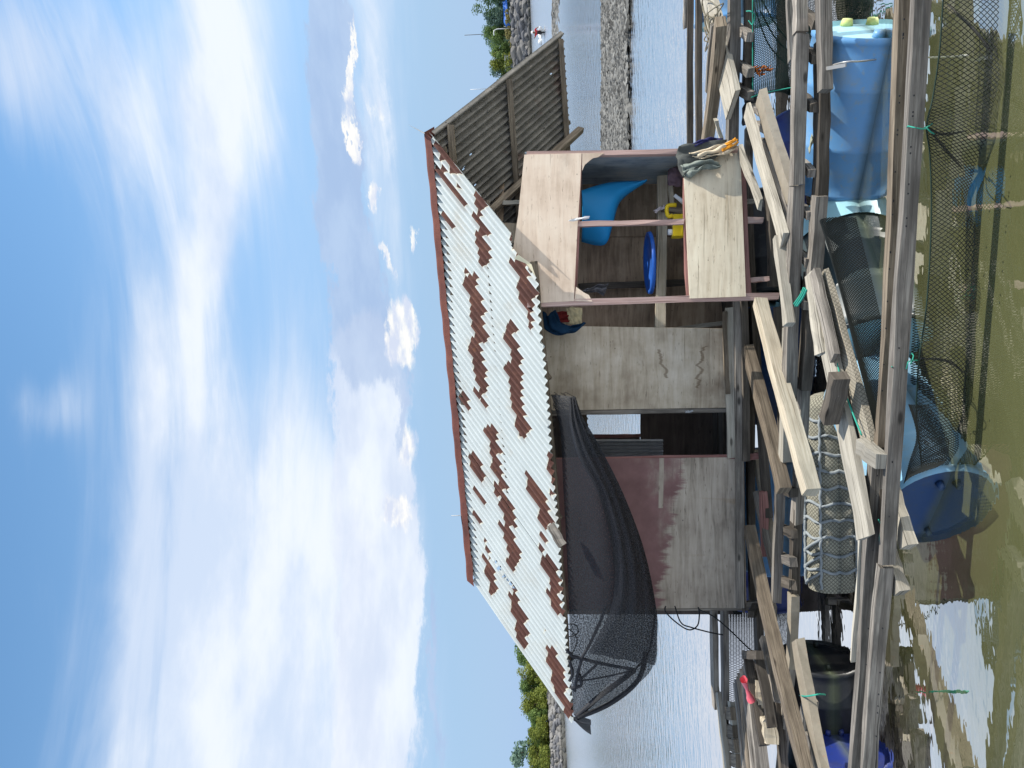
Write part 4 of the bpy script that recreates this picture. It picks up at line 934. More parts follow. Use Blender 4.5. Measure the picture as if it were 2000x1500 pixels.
# black shade cloth sagging from the eave
DE = DFR
def dep(y): return DE + (y - 512) / 900 * DFR * .14
TOP = [(1076, 770), (1085, 800), (1095, 850), (1100, 950), (1106, 1060), (1111, 1180), (1114, 1270), (1117, 1330), (1120, 1395)]
BOT = [(1124, 775), (1138, 815), (1165, 862), (1212, 955), (1252, 1060), (1275, 1160), (1281, 1230), (1262, 1318), (1128, 1402)]
tp = crv([V(x, y, dep(y) + .02) for x, y in TOP], 8); bt_ = crv([V(x, y, dep(y) - .10) for x, y in BOT], 8)
def shadef(s, t_):
    q = at(tp, s).lerp(at(bt_, s), t_); q.y -= .20 * math.sin(math.pi * min(1, t_ * .85)) * math.sin(math.pi * min(1, s * 1.02)) ; q.y += .02 * math.sin(t_ * 14 + s * 9) * s; return q
sc_ = thing('shade_cloth', 'large black shade cloth sagging like a hammock from the white roof eave', 'shade cloth', tp[30])
grid_surface('cloth', shadef, 60, 24, SHADE, sc_, uvs=(3, 1))
MID = [(1110, 775), (1112, 830), (1128, 890), (1165, 960), (1190, 1060), (1192, 1150), (1172, 1215), (1138, 1285), (1120, 1380)]
md_ = crv([V(x, y, dep(y) - .04) for x, y in MID], 8)
def belly(s, t_):
    q = at(md_, s).lerp(at(bt_, s), t_); q.y -= .03 + .20 * math.sin(math.pi * (.45 + .45 * t_)) * math.sin(math.pi * min(1, s * 1.02)) ; q.y += .012 * math.sin(t_ * 20 + s * 11); return q
grid_surface('folded_belly', lambda s, t_: belly(s * .84, t_), 50, 12, shade('belly_cloth', (.005, .006, .010), .80, 60, var=.4), sc_, uvs=(3, 1))
def fold(L, r, o_=-.06, n=8): return [v for v in crv([V(x, y, dep(y) + o_) for x, y in L], n)], r
for L, r in (([(1182, 1186), (1172, 1215), (1150, 1262), (1135, 1290), (1122, 1350)], .012), ([(1118, 1282), (1135, 1286), (1180, 1297), (1240, 1308)], .012), ([(1240, 1308), (1205, 1335), (1165, 1365), (1126, 1400)], .022),
             ([(1262, 1275), (1245, 1330), (1190, 1375), (1126, 1402)], .02), ([(1280, 1195), (1268, 1270), (1240, 1308)], .008), ([(1132, 1330), (1165, 1325), (1200, 1318), (1240, 1308)], .006), ([(1130, 1330), (1150, 1312), (1165, 1298)], .010)):
    P, r = fold(L, r); tube('fold', [P], r, SHADE2, sc_, 6)
for L in ([(1112, 1290), (1118, 1315), (1112, 1330)], [(1106, 1268), (1118, 1282)], [(1115, 1345), (1135, 1338), (1132, 1318)]): P, r = fold(L, .009); tube('tie', [P], .012, SHADE2, sc_, 6)
def tail(s, t_):
    q = V(1120 + 34 * t_, 1402 + (5 + 22 * t_) * s + 4 * t_, dep(1402) - .06); q.y += .03 * math.sin(s * 9 + t_ * 3); return q
grid_surface('tail', tail, 10, 10, SHADE2, sc_, uvs=(1, 1))
# frayed end of the cloth at the inner end
fr = []
for i in range(34):
    y = 765 + random.uniform(0, 34); x = 1072 + random.uniform(0, 34)
    a = V(x, y, dep(y) + .03); P = [a]; 
    for k in range(3): a = a + Vector((-.018 + random.gauss(0, .016), random.gauss(0, .008), -.022 + random.gauss(0, .016))); P.append(a)
    fr.append(P)
tube('frayed_end', fr, .0022, BLACKC, sc_, 3)
def cab(L, o_): return crv([V(x, y, dep(y) + o_) for x, y in L], 10)
tag(tube('cable', [cab([(1300, 1184), (1300, 1195), (1320, 1215), (1345, 1230), (1362, 1222), (1366, 1200), (1364, 1186)], .25), cab([(1318, 1184), (1330, 1216), (1352, 1226), (1390, 1236), (1412, 1240)], .25), cab([(1364, 1190), (1395, 1205), (1430, 1235), (1470, 1272), (1507, 1286)], .2)], .0055, BLACKC, None, 5), 'black cable looping from the painted wall board down to the raft', 'cable')
tag(tube('eave_wire', [cab([(1106, 1219), (1123, 1220), (1129, 1230), (1125, 1240), (1108, 1244)], -.03), cab([(1106, 1226), (1120, 1236), (1127, 1252), (1118, 1276)], -.03)], .004, BLACKC, None, 5), 'thin black wire looped under the eave above the shade cloth', 'wire')
# ------------------------------------------------------------------ raft
raft = thing('fish_raft', 'floating fish farm raft of nailed grey timbers carrying the hut', 'raft', G(1550, 700, .3))
def rb(x1, y1, x2, y2, z1, z2, wd, th, mat=GREY, name='beam', **kw): return ib(name, x1, y1, x2, y2, z1, z2, wd, th, mat, raft, **kw)
# outer double rail nearest the viewer
rb(1802, -70, 1733, 1102, .36, .36, .045, .062, seg=8)
rb(1729, 1106, 1694, 1560, .355, .355, .048, .068, seg=6)
rb(1768, -70, 1724, 872, .36, .36, .05, .062, BROWN, seg=8)
rb(1714, 880, 1668, 1560, .355, .355, .05, .066, seg=7)
rb(1694, 930, 1672, 1290, .37, .37, .018, .055, PALE, name='plank', seg=6)
rb(1684, 870, 1722, 902, .415, .415, .075, .055, PALE, name='cross_block')
rb(1715, 830, 1730, 1095, .325, .325, .05, .05, DARKW)
rb(1738, 945, 1775, 1068, .285, .285, .085, .045, PALE, name='cross_plank')
rb(1736, 1080, 1762, 1158, .285, .285, .075, .05, PALE, name='cross_plank')
rb(1640, 690, 1684, 870, .31, .31, .05, .05, DARKW)
# second line of timbers
rb(1564, 68, 1556, 360, .43, .43, .085, .065, seg=6)
rb(1556, 362, 1541, 770, .425, .425, .07, .065, seg=7)
rb(1561, -60, 1563, 66, .41, .41, .07, .06)
rb(1545, -60, 1549, 120, .37, .37, .03, .05)
rb(1541, 640, 1533, 900, .40, .40, .08, .06, PALE)
rb(1525, 900, 1516, 1175, .40, .40, .05, .055)
rb(1508, 1180, 1505, 1335, .38, .38, .075, .05)
# third line
rb(1607, -60, 1611, 178, .36, .36, .075, .055, seg=5)
rb(1606, 80, 1601, 390, .315, .315, .085, .06, DARKW, seg=6)
rb(1600, 380, 1589, 545, .33, .33, .085, .065, seg=5)
rb(1586, 530, 1570, 760, .33, .33, .085, .06, DARKW, seg=5)
rb(1574, 700, 1556, 1020, .32, .32, .07, .055, seg=5)
rb(1556, 990, 1549, 1180, .32, .32, .065, .055, DARKW)
rb(1549, 1160, 1545, 1300, .33, .33, .08, .05, RUSTCON, name='rust_spotted_beam')
rb(1543, 1300, 1522, 1560, .32, .32, .08, .05)
# short cross members whose sawn ends show between the lines
for y in (42, 110, 205, 332, 416, 508, 592):
    xa = 1563 - y * .028; rb(xa + 6, y - 20, xa + 34 - y * .006, y + 6, .36, .36, .05, .04, GREY if y > 300 else DARKW, name='cross_block')
for y in (960, 1040, 1095, 1140): rb(1528 - (y - 960) * .02, y - 8, 1552 - (y - 960) * .02, y + 3, .36, .36, .06, .045, DARKW if y != 1095 else GREY, name='cross_block')
# back lines
rb(1434, -60, 1429, 278, .46, .46, .075, .07, seg=6)
rb(1462, -60, 1460, 188, .36, .36, .075, .06, DARKW)
rb(1349, -60, 1350, 470, .42, .42, .06, .055, DARKW, seg=6)
rb(1365, -60, 1364, 470, .36, .36, .06, .055, DARKW)
rb(1340, -60, 1339, 55, .46, .46, .05, .04)
for y in (60, 130, 175): rb(1440, y - 6, 1466, y + 12, .40, .40, .06, .05, GREY, name='cross_block')
# rails on the left
rb(1394, 1150, 1399, 1380, .47, .47, .09, .05, GREY, seg=5)
rb(1414, 1150, 1415, 1422, .43, .43, .085, .05, GREY, seg=5)
rb(1404, 1352, 1425, 1560, .46, .46, .10, .045, PALE, seg=5)
rb(1428, 1370, 1452, 1560, .40, .40, .09, .04, PALE, seg=5)
for y in (1392, 1428, 1455, 1485): rb(1410 + (y - 1392) * .12, y - 4, 1432 + (y - 1392) * .12, y + 2, .41, .41, .10, .05, BROWN, name='cross_block')
rb(1492, 1245, 1520, 1370, .40, .40, .07, .05)
rb(1512, 1300, 1535, 1560, .36, .36, .06, .05, DARKW)
rb(1468, 1200, 1478, 1180, .42, .30, .05, .05, DARKW)
# underneath the hut
for (x1, y1, x2, y2, z, m_) in ((1470, 600, 1500, 1010, .30, DARKW), (1476, 880, 1508, 1060, .28, RUSTCON), (1468, 640, 1470, 1185, .30, DARKW), (1500, 330, 1510, 560, .28, DARKW), (1462, 250, 1470, 600, .26, DARKW),
        (1520, 600, 1530, 880, .28, DARKW), (1480, 1180, 1490, 1560, .30, DARKW)):
    rb(x1, y1, x2, y2, z, z, .08, .05, m_)
rb(1491, 960, 1494, 1085, .33, .33, .04, .05, MAROON)
rb(1478, 960, 1520, 1150, .34, .30, .045, .045)
rb(1485, 300, 1535, 385, .35, .35, .10, .05, DARKW)
# spotted net rail on the right
rb(1487, 188, 1552, 392, .40, .40, .115, .05, RUSTCON, name='rust_spotted_beam', seg=6)
for k in range(6):
    y = 215 + k * 34; x = 1472 + (y - 188) * .32; rb(x - 12, y - 6, x + 20, y + 10, .36, .36, .05, .05, GREY, name='cross_block')

def loose(name, label, x1, y1, x2, y2, z1, z2, wd, th, mat, cat='plank', **kw):
    return tag(ib(name, x1, y1, x2, y2, z1, z2, wd, th, mat, None, **kw), label, cat)
loose('loose_plank', 'broad bleached plank with frayed net on it behind the right corner of the hut', 1372, -60, 1432, 205, .50, .50, .26, .035, PALE, seg=8)
loose('loose_timber', 'brown square timber leaning across the bleached plank behind the hut', 1408, 42, 1380, 285, .58, .52, .10, .075, BROWN, cat='timber', seg=5)
loose('thin_batten', 'thin grey batten beside the brown leaning timber', 1392, 48, 1382, 180, .58, .55, .03, .03, GREY, cat='batten')
loose('short_stake', 'short cream stake standing up behind the draped clothes', 1398, 234, 1413, 285, .52, .44, .07, .025, PALE, cat='stake')
loose('loose_plank', 'wide bleached plank running from the charcoal rag towards the viewer', 1460, 214, 1532, 470, .475, .475, .12, .028, PALE, seg=8)
loose('loose_plank', 'narrower grey plank lying alongside below the wide bleached one', 1490, 290, 1546, 470, .44, .44, .085, .03, GREY, seg=6)
loose('loose_plank', 'short bleached plank wedged against the lower corner of the clothes draped box', 1445, 292, 1485, 400, .46, .47, .085, .025, PALE, seg=5)
loose('loose_timber', 'pale timber ending in a sawn face, continuing the line of the wide bleached plank', 1520, 462, 1542, 634, .475, .475, .068, .05, PALE, cat='timber')
loose('loose_timber', 'freshly sawn square timber slanting from under the hut over the netted float', 1484, 588, 1585, 962, .465, .47, .078, .08, FRESH, cat='timber', seg=8)
loose('loose_timber', 'brown stained timber with a clean sawn end beside the maroon floor leg', 1460, 680, 1532, 958, .43, .44, .085, .07, BROWN, cat='timber', seg=7)
loose('loose_timber', 'long brown timber slanting down to the picture edge from the hut corner', 1464, 1030, 1576, 1510, .45, .46, .085, .075, BROWN, cat='timber', seg=8)
loose('loose_timber', 'olive beige timber lying over the dark barrels at the lower picture edge', 1558, 1250, 1618, 1560, .37, .37, .12, .05, RUSTCON, cat='timber', seg=6)
loose('loose_plank', 'long bleached plank slanting forward from the teal cord to the double rail', 1600, 600, 1692, 1050, .435, .43, .135, .03, PALE, seg=9)
loose('loose_plank', 'split bleached plank with a black gap just behind the long bleached one', 1583, 537, 1604, 690, .45, .45, .10, .025, PALE, seg=6)
loose('loose_plank', 'second half of the split bleached plank, edge to the green cord', 1592, 532, 1630, 700, .455, .455, .07, .03, GREY, seg=6)
loose('short_post', 'short dark grey block propped on the long bleached plank', 1641, 732, 1620, 822, .49, .50, .075, .08, DARKW, cat='post')
loose('grey_slab', 'grey slab under the olive timber near the lower picture edge', 1582, 1365, 1575, 1430, .32, .32, .07, .08, GREY, cat='timber')
loose('grey_slab', 'second grey slab showing under the olive timber at the picture edge', 1590, 1436, 1592, 1560, .32, .32, .07, .08, GREY, cat='timber')
# planks stacked on the left of the raft
for i in range(7):
    f = i / 6; x1, y1 = 1444 + 20 * f, 1335 - 42 * f; x2, y2 = 1466 + 24 * f, 1530 - 10 * f
    loose('stacked_plank', ['outermost grey plank of the stack by the water', 'grey plank second from the water side of the stack', 'warm brown plank of the stack', 'warm brown plank next to the middle of the stack', 'grey plank in the middle of the stack under the red bag', 'grey plank second from the light blocks', 'grey plank of the stack nearest the light wooden blocks'][i],
          x1, y1, x2, y2, .50, .50, .05, .085, BROWN if i in (2, 3) else GREY, seg=4)
t = thing('wooden_frame', 'dark wooden frame standing at the hut end of the plank stack', 'frame', G(1480, 1290, .4))
ib('frame_side', 1459, 1278, 1492, 1455, .52, .50, .045, .06, DARKW, t); ib('frame_side', 1481, 1278, 1508, 1420, .50, .48, .045, .06, DARKW, t); ib('frame_end', 1456, 1279, 1484, 1279, .54, .54, .05, .05, DARKW, t); ib('frame_end', 1470, 1300, 1484, 1300, .46, .46, .06, .06, BROWN, t)
for x, y, lb in ((1487, 1356, 'light wooden block between the frame sides beside the red bag'), (1501, 1424, 'larger light wooden block at the lower end of the wooden frame')):
    p = G(x, y, .46); tag(beam('wood_block', p + Vector((-.075, -.02, 0)), p + Vector((.085, .02, 0)), .10, .085, FRESH, None, jit=.008), lb, 'block')
p = G(1468, 1346, .56)
def bag(s, t_):
    a = s * 2 * math.pi; r = (.014 + .030 * abs(t_ - .5) * 2 * (1 if t_ > .5 else .75)) * (1 + .35 * mn.noise(Vector((s * 6, t_ * 3, 1))))
    ax = Vector((-.75, .25, -.28)).normalized(); u = ax.cross(Vector((0, 0, 1))).normalized(); v = u.cross(ax)
    return p + ax * (t_ - .5) * .17 + u * r * math.cos(a) + v * r * .7 * math.sin(a) + Vector((0, 0, .03))
tag(grid_surface('plastic_bag', bag, 16, 8, REDBAG), 'crumpled red plastic bag tied on the plank stack', 'plastic bag')

# ------------------------------------------------------------------ barrels
def barrel(label, c0, axis, mat, capmat=None, L=.88, r=.285, group=None, bung=None):
    """c0 centre of the near cap, axis towards the other end"""
    c0 = Vector(c0); a = Vector(axis).normalized(); s = a.cross(Vector((0, 0, 1))).normalized(); u = s.cross(a)
    t = thing('barrel', label, 'barrel', c0 + a * L / 2 - Vector((0, 0, r)), group); N = 36
    prof = [(.0, r * .955), (.012, r * 1.0), (.035, r * 1.0), (.045, r * .97), (.10, r * .985), (.29, r * .99), (.305, r * 1.015), (.32, r * .99), (.5, r * .995), (.66, r * .99), (.675, r * 1.015), (.69, r * .99), (.90, r * .985), (.955, r * .97), (.965, r), (.988, r), (1, r * .955)]
    vs, fs = [], []
    for q, rr in prof:
        for k in range(N): vs.append(c0 + a * q * L + s * rr * math.cos(k * 2 * math.pi / N) + u * rr * math.sin(k * 2 * math.pi / N))
    for i in range(len(prof) - 1):
        for k in range(N): fs.append((i * N + k, i * N + (k + 1) % N, i * N + N + (k + 1) % N, i * N + N + k))
    link('body', mesh('body', vs, fs), mat, t, True)
    for e, sg in ((0, 1), (1, -1)):
        vs, fs = [], []; cp = [(0.0, r * .957), (.022, r * .90), (.024, r * .86), (.014, r * .72), (.010, .02)]
        for q, rr in cp:
            for k in range(N): vs.append(c0 + a * (e * L + sg * q) + s * rr * math.cos(k * 2 * math.pi / N) + u * rr * math.sin(k * 2 * math.pi / N))
        for i in range(len(cp) - 1):
            for k in range(N): fs.append((i * N + k, i * N + (k + 1) % N, i * N + N + (k + 1) % N, i * N + N + k))
        fs.append(tuple((len(cp) - 1) * N + k for k in range(N)))
        cpo = link('cap', mesh('cap', vs, fs), capmat or mat, t, False)
        for (ds, du, m_) in ((.62, .15, bung or capmat or mat), (-.62, -.02, capmat if not bung else mat)):
            if e == 0 or 1:
                q = c0 + a * (e * L + sg * .012) + s * r * ds + u * r * du
                tube('bung', [[q, q - a * sg * .035]], [.036, .028] if bung else [.02, .016], m_, cpo, 12)
    return t
YELB = plain('pale_lime_plastic', (.55, .60, .22), .5, var=.3)
def gz(x, y, z=0.0): return G(x, y, z)
# big light-blue barrel on the right: cap turned to the right and a little to the viewer
AX = Vector((-.80, .60, 0)).normalized()
cB = G(1702, 62, 0.0)
barrel('large light blue barrel floating half sunk under the right end of the raft', cB + Vector((.02, .0, .03)), (-.825, .565, 0), BLUE, CYAN, L=.90, r=.285, bung=YELB)
cD = G(1832, 985, 0.0); barrel('dark blue barrel with its round end towards the viewer under the double rail', cD + Vector((-.02, 0, .0)), (.64, .77, 0), plastic('pale_blue_drum_plastic', (.22, .46, .66)), NAVY, L=.90, r=.275)  # shade on the cap is put into its navy, body keeps the sunlit tone
bl = [o for o in C.objects if o.name.startswith('barrel')]
cE = G(1655, 430, 0.0); barrel('barrel under the black net behind the middle of the double rail, pale end lit', cE + Vector((0, .12, .02)), (-.86, -.50, .0), plastic('dark_drum_plastic', (.03, .05, .06), (.06, .065, .045)), CYAN, L=.90, r=.275)  # body coloured dark for the dense net over it, bare end stays pale
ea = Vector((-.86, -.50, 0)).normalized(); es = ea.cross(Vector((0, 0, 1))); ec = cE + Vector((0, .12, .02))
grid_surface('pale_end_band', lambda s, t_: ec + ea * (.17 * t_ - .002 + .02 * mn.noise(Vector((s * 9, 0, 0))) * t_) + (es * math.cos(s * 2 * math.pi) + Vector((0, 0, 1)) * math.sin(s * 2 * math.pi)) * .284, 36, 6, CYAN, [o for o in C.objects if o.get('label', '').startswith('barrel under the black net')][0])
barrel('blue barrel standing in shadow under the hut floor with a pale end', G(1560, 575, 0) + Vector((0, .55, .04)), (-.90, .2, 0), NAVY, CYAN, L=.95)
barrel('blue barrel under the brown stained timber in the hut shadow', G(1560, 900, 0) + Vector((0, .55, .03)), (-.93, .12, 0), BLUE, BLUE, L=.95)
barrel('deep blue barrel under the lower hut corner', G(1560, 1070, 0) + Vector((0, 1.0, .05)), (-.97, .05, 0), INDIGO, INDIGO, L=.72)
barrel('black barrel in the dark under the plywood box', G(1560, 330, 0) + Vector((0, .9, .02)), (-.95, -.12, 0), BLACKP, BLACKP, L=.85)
barrel('black barrel under the olive timber left of the netted float', G(1655, 1335, 0) + Vector((.0, .50, .0)), (-.97, .1, 0), BLACKP, BLACKP, L=.80)
barrel('deep blue barrel at the lower picture edge beside the double rail', G(1665, 1478, 0) + Vector((0, .12, .0)), (-.97, .1, 0), INDIGO, INDIGO, L=.92)
barrel('blue barrel at the far right corner behind the bleached plank', G(1480, 30, 0) + Vector((.25, .7, .08)), (.97, -.2, 0), BLUE, CYAN, L=.92)
barrel('violet blue barrel sunk in the net pen beside the rust spotted beam', G(1550, 215, 0) + Vector((.0, .2, -.16)), (-.9, -.1, 0), INDIGO, INDIGO, L=.8, r=.26)
# cord and bracket holding the right barrel
tag(tube('barrel_wire', [crv([G(1600, 138, .36), G(1625, 128, .33), G(1652, 121, .30), G(1680, 120, .22), G(1712, 116, .05)], 8)], .005, WIRE, None, 5), 'steel wire strapping the large light blue barrel to its timber', 'wire')
tag(beam('metal_strip', G(1602, 136, .37), G(1652, 127, .345), .018, .006, WIRE, None, jit=.0005), 'short shiny metal strip on the timber above the large light blue barrel', 'strip')
tag(beam('barrel_patch', cB + Vector((-.52, .13, .30)), cB + Vector((-.60, .19, .30)), .03, .008, plain('patch_tape', (.28, .29, .22), .8), None), 'olive grey repair patch on the top of the large light blue barrel', 'patch')

# ------------------------------------------------------------------ netted foam float with rope lacing
f0 = G(1628, 765, 0.0) + Vector((0, .06, .03)); f1 = G(1632, 1152, 0.0) + Vector((0, .06, .03)); RF = .135
fl = thing('netted_float', 'long net covered foam float laced with grey rope beside the fresh timber', 'float', f0.lerp(f1, .5) - Vector((0, 0, RF)))
fa = (f1 - f0).normalized(); fsd = fa.cross(Vector((0, 0, 1))).normalized(); fu = fsd.cross(fa); FLN = (f1 - f0).length
def frad(s):
    k = s * FLN; r = RF
    if k < .10: r *= math.sqrt(max(0.02, 1 - ((.10 - k) / .10) ** 2)) 
    if FLN - k < .03: r *= .9
    return r * (1 - .045 * abs(math.sin((s * FLN / .112) * math.pi)) ** 8) 
def floatf(s, t_):
    a = t_ * 2 * math.pi; r = frad(s); return f0.lerp(f1, s) + fsd * r * math.cos(a) + fu * r * math.sin(a) + Vector((0, 0, .008 * mn.noise(Vector((s * 9, t_ * 4, 0)))))
grid_surface('foam_body', floatf, 90, 28, FLOATM, fl, uvs=(FLN, .85))
link('end_cap', mesh('end_cap', [floatf(1, k / 28) for k in range(28)], [tuple(range(28))], [(.5 + .13 * math.cos(k * .224), .13 * math.sin(k * .224)) for k in range(28)]), FLOATM, fl)
nr = int((FLN - .12) / .112)
LONG = (.40, .245, .10)       # angle positions (turns) of the running ropes: back, top-front, front
def onf(k, a, lift=.006): 
    s = k / FLN; r = frad(min(1, max(0, s))) + lift; a *= 2 * math.pi; return f0.lerp(f1, s) + fsd * r * math.cos(a) + fu * r * math.sin(a)
for i in range(nr):
    k = .17 + i * .112
    tube('rope_ring', [[onf(k + .012 * math.sin(q * .9 + i), -.10 + .66 * q / 22, .007) for q in range(23)]], .0105, ROPEG, fl, 6)
    if i > 6: tube('rope_zigzag', [[onf(k + .112 * q / 8, .41 - .165 * q / 8, .012) for q in range(9)]], .0095, ROPEG, fl, 6)
for a in LONG:
    tube('running_rope', [[onf(.14 + (FLN - .17) * q / 70, a + .004 * math.sin(q * 1.3), .010) for q in range(71)]], .010, ROPEG, fl, 6)
for i in range(nr):
    for a in LONG[1:]:
        k = .17 + i * .112; P = [onf(k + .012 * math.cos(q), a + .015 * math.sin(q), .016) for q in [0, 1.05, 2.1, 3.15, 4.2, 5.25, 6.3]]
        tube('rope_knot', [P, [onf(k, a, .014), onf(k + .006, a - .035, .014)]], .0075, ROPEG, fl, 5)

# ------------------------------------------------------------------ nets
N1T = crv([G(x, y, z) for x, y, z in ((1846, -60, .16), (1842, 0, .16), (1835, 100, .17), (1822, 190, .19), (1810, 246, .25), (1816, 300, .18), (1819, 380, .16), (1818, 460, .16), (1814, 540, .17), (1807, 620, .19), (1796, 692, .24), (1791, 760, .20), (1790, 820, .18), (1797, 880, .16), (1800, 915, .12))], 10)
N1B = crv([G(x, y, z) for x, y, z in ((1950, -60, .02), (1948, 0, .02), (1951, 100, .02), (1945, 190, .02), (1928, 262, .03), (1905, 330, .025), (1890, 385, .02), (1902, 450, .02), (1905, 540, .02), (1899, 620, .025), (1893, 700, .02), (1886, 780, .02), (1876, 840, .02), (1868, 880, .02), (1850, 915, .02))], 10)
def n1(s, t_):
    q = at(N1T, s).lerp(at(N1B, s), t_); q.y += .025 * math.sin(s * 60) * t_ * .4; q.z += .05 * t_ * (1 - t_) * math.sin(s * 21 + 1) - .06 * t_ * (1 - t_); return q
nt1 = thing('hanging_net', 'black fish net hanging in folds into the water in front of the double rail', 'net', N1T[70])
net_strands('net_mesh', n1, 125, 17, .0018, NETM, nt1, skip=.015)
tube('head_rope', [N1T], .0032, NETG, nt1, 4)
def fold1(L): return crv([G(x, y, z) for x, y, z in L], 8)
for L in ([(1810, 246, .24), (1840, 262, .16), (1890, 255, .06)], [(1810, 246, .24), (1845, 290, .12), (1880, 330, .04)], [(1796, 700, .2), (1850, 705, .1), (1885, 730, .03)], [(1850, 8, .15), (1905, 60, .08), (1935, 100, .03)]):
    tube('gathered_fold', [fold1(L)], [.006 * math.sin(math.pi * (i + .8) / 18) + .001 for i in range(17)], shade('gathered_net_%d' % L[0][1], (.02, .02, .02), .6), nt1, 5)
tag(tube('net_tie', [crv([G(1773, 246, .40), G(1790, 250, .39), G(1806, 252, .32), G(1812, 247, .26)], 6), crv([G(1772, 248, .40), G(1776, 249, .34), G(1808, 249, .26), G(1822, 240, .22)], 6), crv([G(1810, 250, .27), G(1818, 258, .25), G(1826, 262, .2)], 5)], .0028, TEAL, None, 5), 'teal cord tying the black net to the double rail on the right', 'cord')
tag(tube('net_tie', [crv([G(1742, 716, .40), G(1745, 720, .36), G(1768, 722, .34), G(1775, 706, .34), G(1792, 704, .24)], 6), crv([G(1778, 712, .3), G(1784, 696, .28), G(1780, 690, .26)], 5)], .0028, TEAL, None, 5), 'teal cord tying the black net to the middle of the double rail', 'cord')
tag(tube('net_tie', [crv([G(1716, 1015, .39), G(1722, 1030, .36), G(1718, 1050, .36), G(1721, 1085, .36)], 6)], .003, TEAL, None, 5), 'teal cord on the double rail beside the dark blue barrel', 'cord')
tag(tube('teal_lashing', [crv([G(1573, 563, .46), G(1566, 578, .46), G(1553, 598, .46)], 5), crv([G(1575, 566, .47), G(1569, 580, .47), G(1557, 598, .47)], 5), crv([G(1570, 562, .46), G(1564, 576, .46), G(1551, 594, .46)], 5)], .006, TEAL, None, 5), 'thick teal lashing round the grey timber next to the split plank', 'cord')
tag(tube('teal_lashing', [crv([G(1562, 1358, .36), G(1575, 1360, .44), G(1600, 1356, .40), G(1612, 1357, .30)], 6)], .005, TEAL, None, 5), 'dark teal cord round the olive timber', 'cord')
# netted walkway board and the net falling from it over the barrel
wk = loose('netted_board', 'beige netted walkway board running from the barrel to the double rail', 1608, 535, 1703, 880, .40, .38, .105, .03, mesh_over('netted_board', (.36, .32, .25), (.13, .115, .09), 60), cat='board', seg=8)
E0 = crv([G(x, y, z) for x, y, z in ((1608, 440, .42), (1640, 560, .42), (1672, 690, .41), (1700, 800, .40), (1716, 870, .38))], 8); E1 = crv([G(x, y, z) for x, y, z in ((1672, 425, .26), (1706, 560, .12), (1735, 690, .06), (1752, 800, .04), (1768, 870, .04))], 8)
def n2(s, t_):
    q = at(E0, s).lerp(at(E1, s), t_); q.z += .12 * math.sin(math.pi * t_) * (1 - .5 * s); q.y -= .10 * math.sin(math.pi * t_); return q
nt2 = thing('barrel_net', 'fine black net draped from the netted board over the half sunk barrel', 'net', E0[10])
net_strands('net_mesh', n2, 100, 38, .0026, NETM, nt2)
tube('head_rope', [crv([G(1600, 530, .44), G(1612, 610, .44), G(1630, 690, .43), G(1652, 770, .43), G(1683, 850, .42)], 8)], .0045, TEAL, nt2, 5)
D0 = crv([G(x, y, z) for x, y, z in ((1775, 790, .36), (1790, 850, .30), (1775, 905, .31), (1765, 945, .30))], 8); D1 = crv([G(x, y, z) for x, y, z in ((1812, 790, .10), (1850, 850, .05), (1850, 895, .14), (1830, 912, .27))], 8)
def n3(s, t_):
    q = at(D0, s).lerp(at(D1, s), t_); q.z += .03 * math.sin(math.pi * t_); return q
nt3 = thing('barrel_net', 'black net lying over the shoulder of the dark blue barrel', 'net', D0[10]); net_strands('net_mesh', n3, 34, 26, .0018, NETM, nt3)
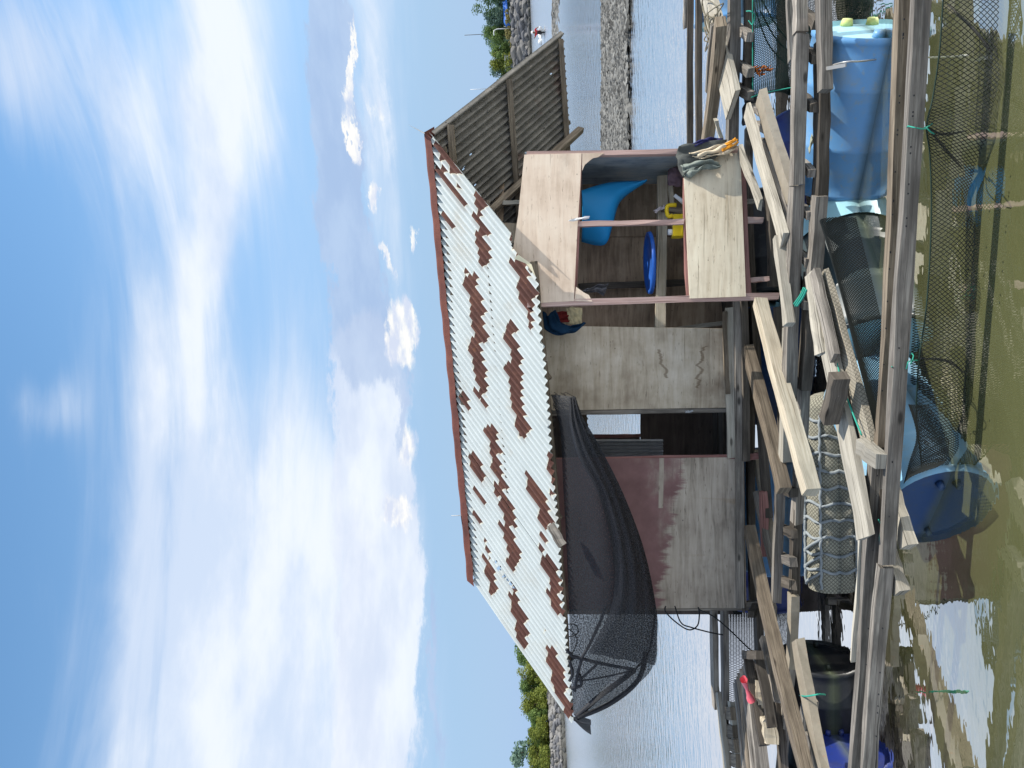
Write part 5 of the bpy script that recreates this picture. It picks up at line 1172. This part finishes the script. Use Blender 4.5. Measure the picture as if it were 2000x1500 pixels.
# pen nets
pen = thing('pen_net', 'dark green net of the fish pen beyond the grey timbers on the right', 'net', G(1510, 80, .1))
pt = crv([G(1470, -60, .40), G(1470, 0, .40), G(1470, 90, .38), G(1470, 190, .36)], 8); pb_ = crv([G(1555, -60, .02), G(1556, 0, .02), G(1556, 100, .02), G(1552, 180, .02)], 8)
def pn(s, t_):
    q = at(pt, s).lerp(at(pb_, s), t_); q.y += .05 * math.sin(9 * s + 6 * t_); q.z -= .12 * math.sin(math.pi * t_) * (1 - s * .5); q.z = max(q.z, .012); return q
net_strands('net_mesh', pn, 100, 40, .0024, NETG, pen)
tube('head_rope', [crv([G(1468, 190, .40), G(1490, 182, .30), G(1520, 176, .2), G(1552, 170, .1)], 6), pt], .004, TEAL, pen, 5)
tube('net_fold', [crv([G(1478, -20, .38), G(1510, 40, .25), G(1540, 80, .1)], 8), crv([G(1484, 20, .36), G(1515, 75, .2), G(1548, 105, .06)], 8), crv([G(1472, 10, .38), G(1500, 85, .22), G(1535, 125, .06)], 8)], .005, NETG, pen, 5)
tag(tube('orange_twine', [crv([G(1472 + random.uniform(-3, 48) * (q / 7), 128 + random.uniform(0, 26) * (1 - q / 12), .36 - .02 * q) for q in range(8)], 6) for k in range(6)], .003, ORANGE, None, 4), 'tangled orange twine in the dark green pen net', 'twine')
tag(tube('teal_lashing', [crv([G(1458, 22, .44), G(1466, 22, .46), G(1474, 30, .42), G(1470, 48, .40), G(1462, 40, .42)], 6)], .004, TEAL, None, 5), 'loose teal loop on the dark timber above the pen net', 'cord')
lp = thing('pen_net', 'black net stretched over the water behind the plank stack on the left', 'net', G(1440, 1270, .1))
la = crv([G(1424, 1190, .30), G(1424, 1280, .30), G(1425, 1420, .30)], 8); lb_ = crv([G(1500, 1190, .03), G(1505, 1280, .03), G(1510, 1420, .03)], 8)
net_strands('net_mesh', lambda s, t_: at(la, s).lerp(at(lb_, s), t_) - Vector((0, 0, .10 * math.sin(math.pi * t_))) if t_ < 1 else at(lb_, s), 90, 26, .0024, NETM, lp)
tag(tube('tangled_twine', [crv([G(1385 + random.uniform(-14, 30), 5 + random.uniform(-10, 120), .545 + random.uniform(0, .02)) for _ in range(7)], 6) for k in range(5)], .005, NETB, None, 4), 'pale twine and net scraps tangled on the broad bleached plank', 'twine')
tag(tube('white_splinters', [[G(1622, 762, .46), G(1633, 780, .50)], [G(1636, 755, .46), G(1636, 772, .50)]], .007, WHITEP, None, 5), 'pair of white slivers standing by the dark grey block', 'sliver')
# nails
vs, fs = [], []
for k in range(46):
    y = random.uniform(0, 1480); x = 1785 - y * .059 + random.choice((-16, 12)); p = G(x, y, .394); tube_data([[p, p + Vector((0, 0, .004))]], .004, 5, vs, fs)
o = link('nail_heads', mesh('nail_heads', vs, fs), BLACKC, raft); o['kind'] = 'stuff'
for o in list(C.objects):
    if o.type == 'MESH' and not o.data.materials: print('NO MAT', o.name)
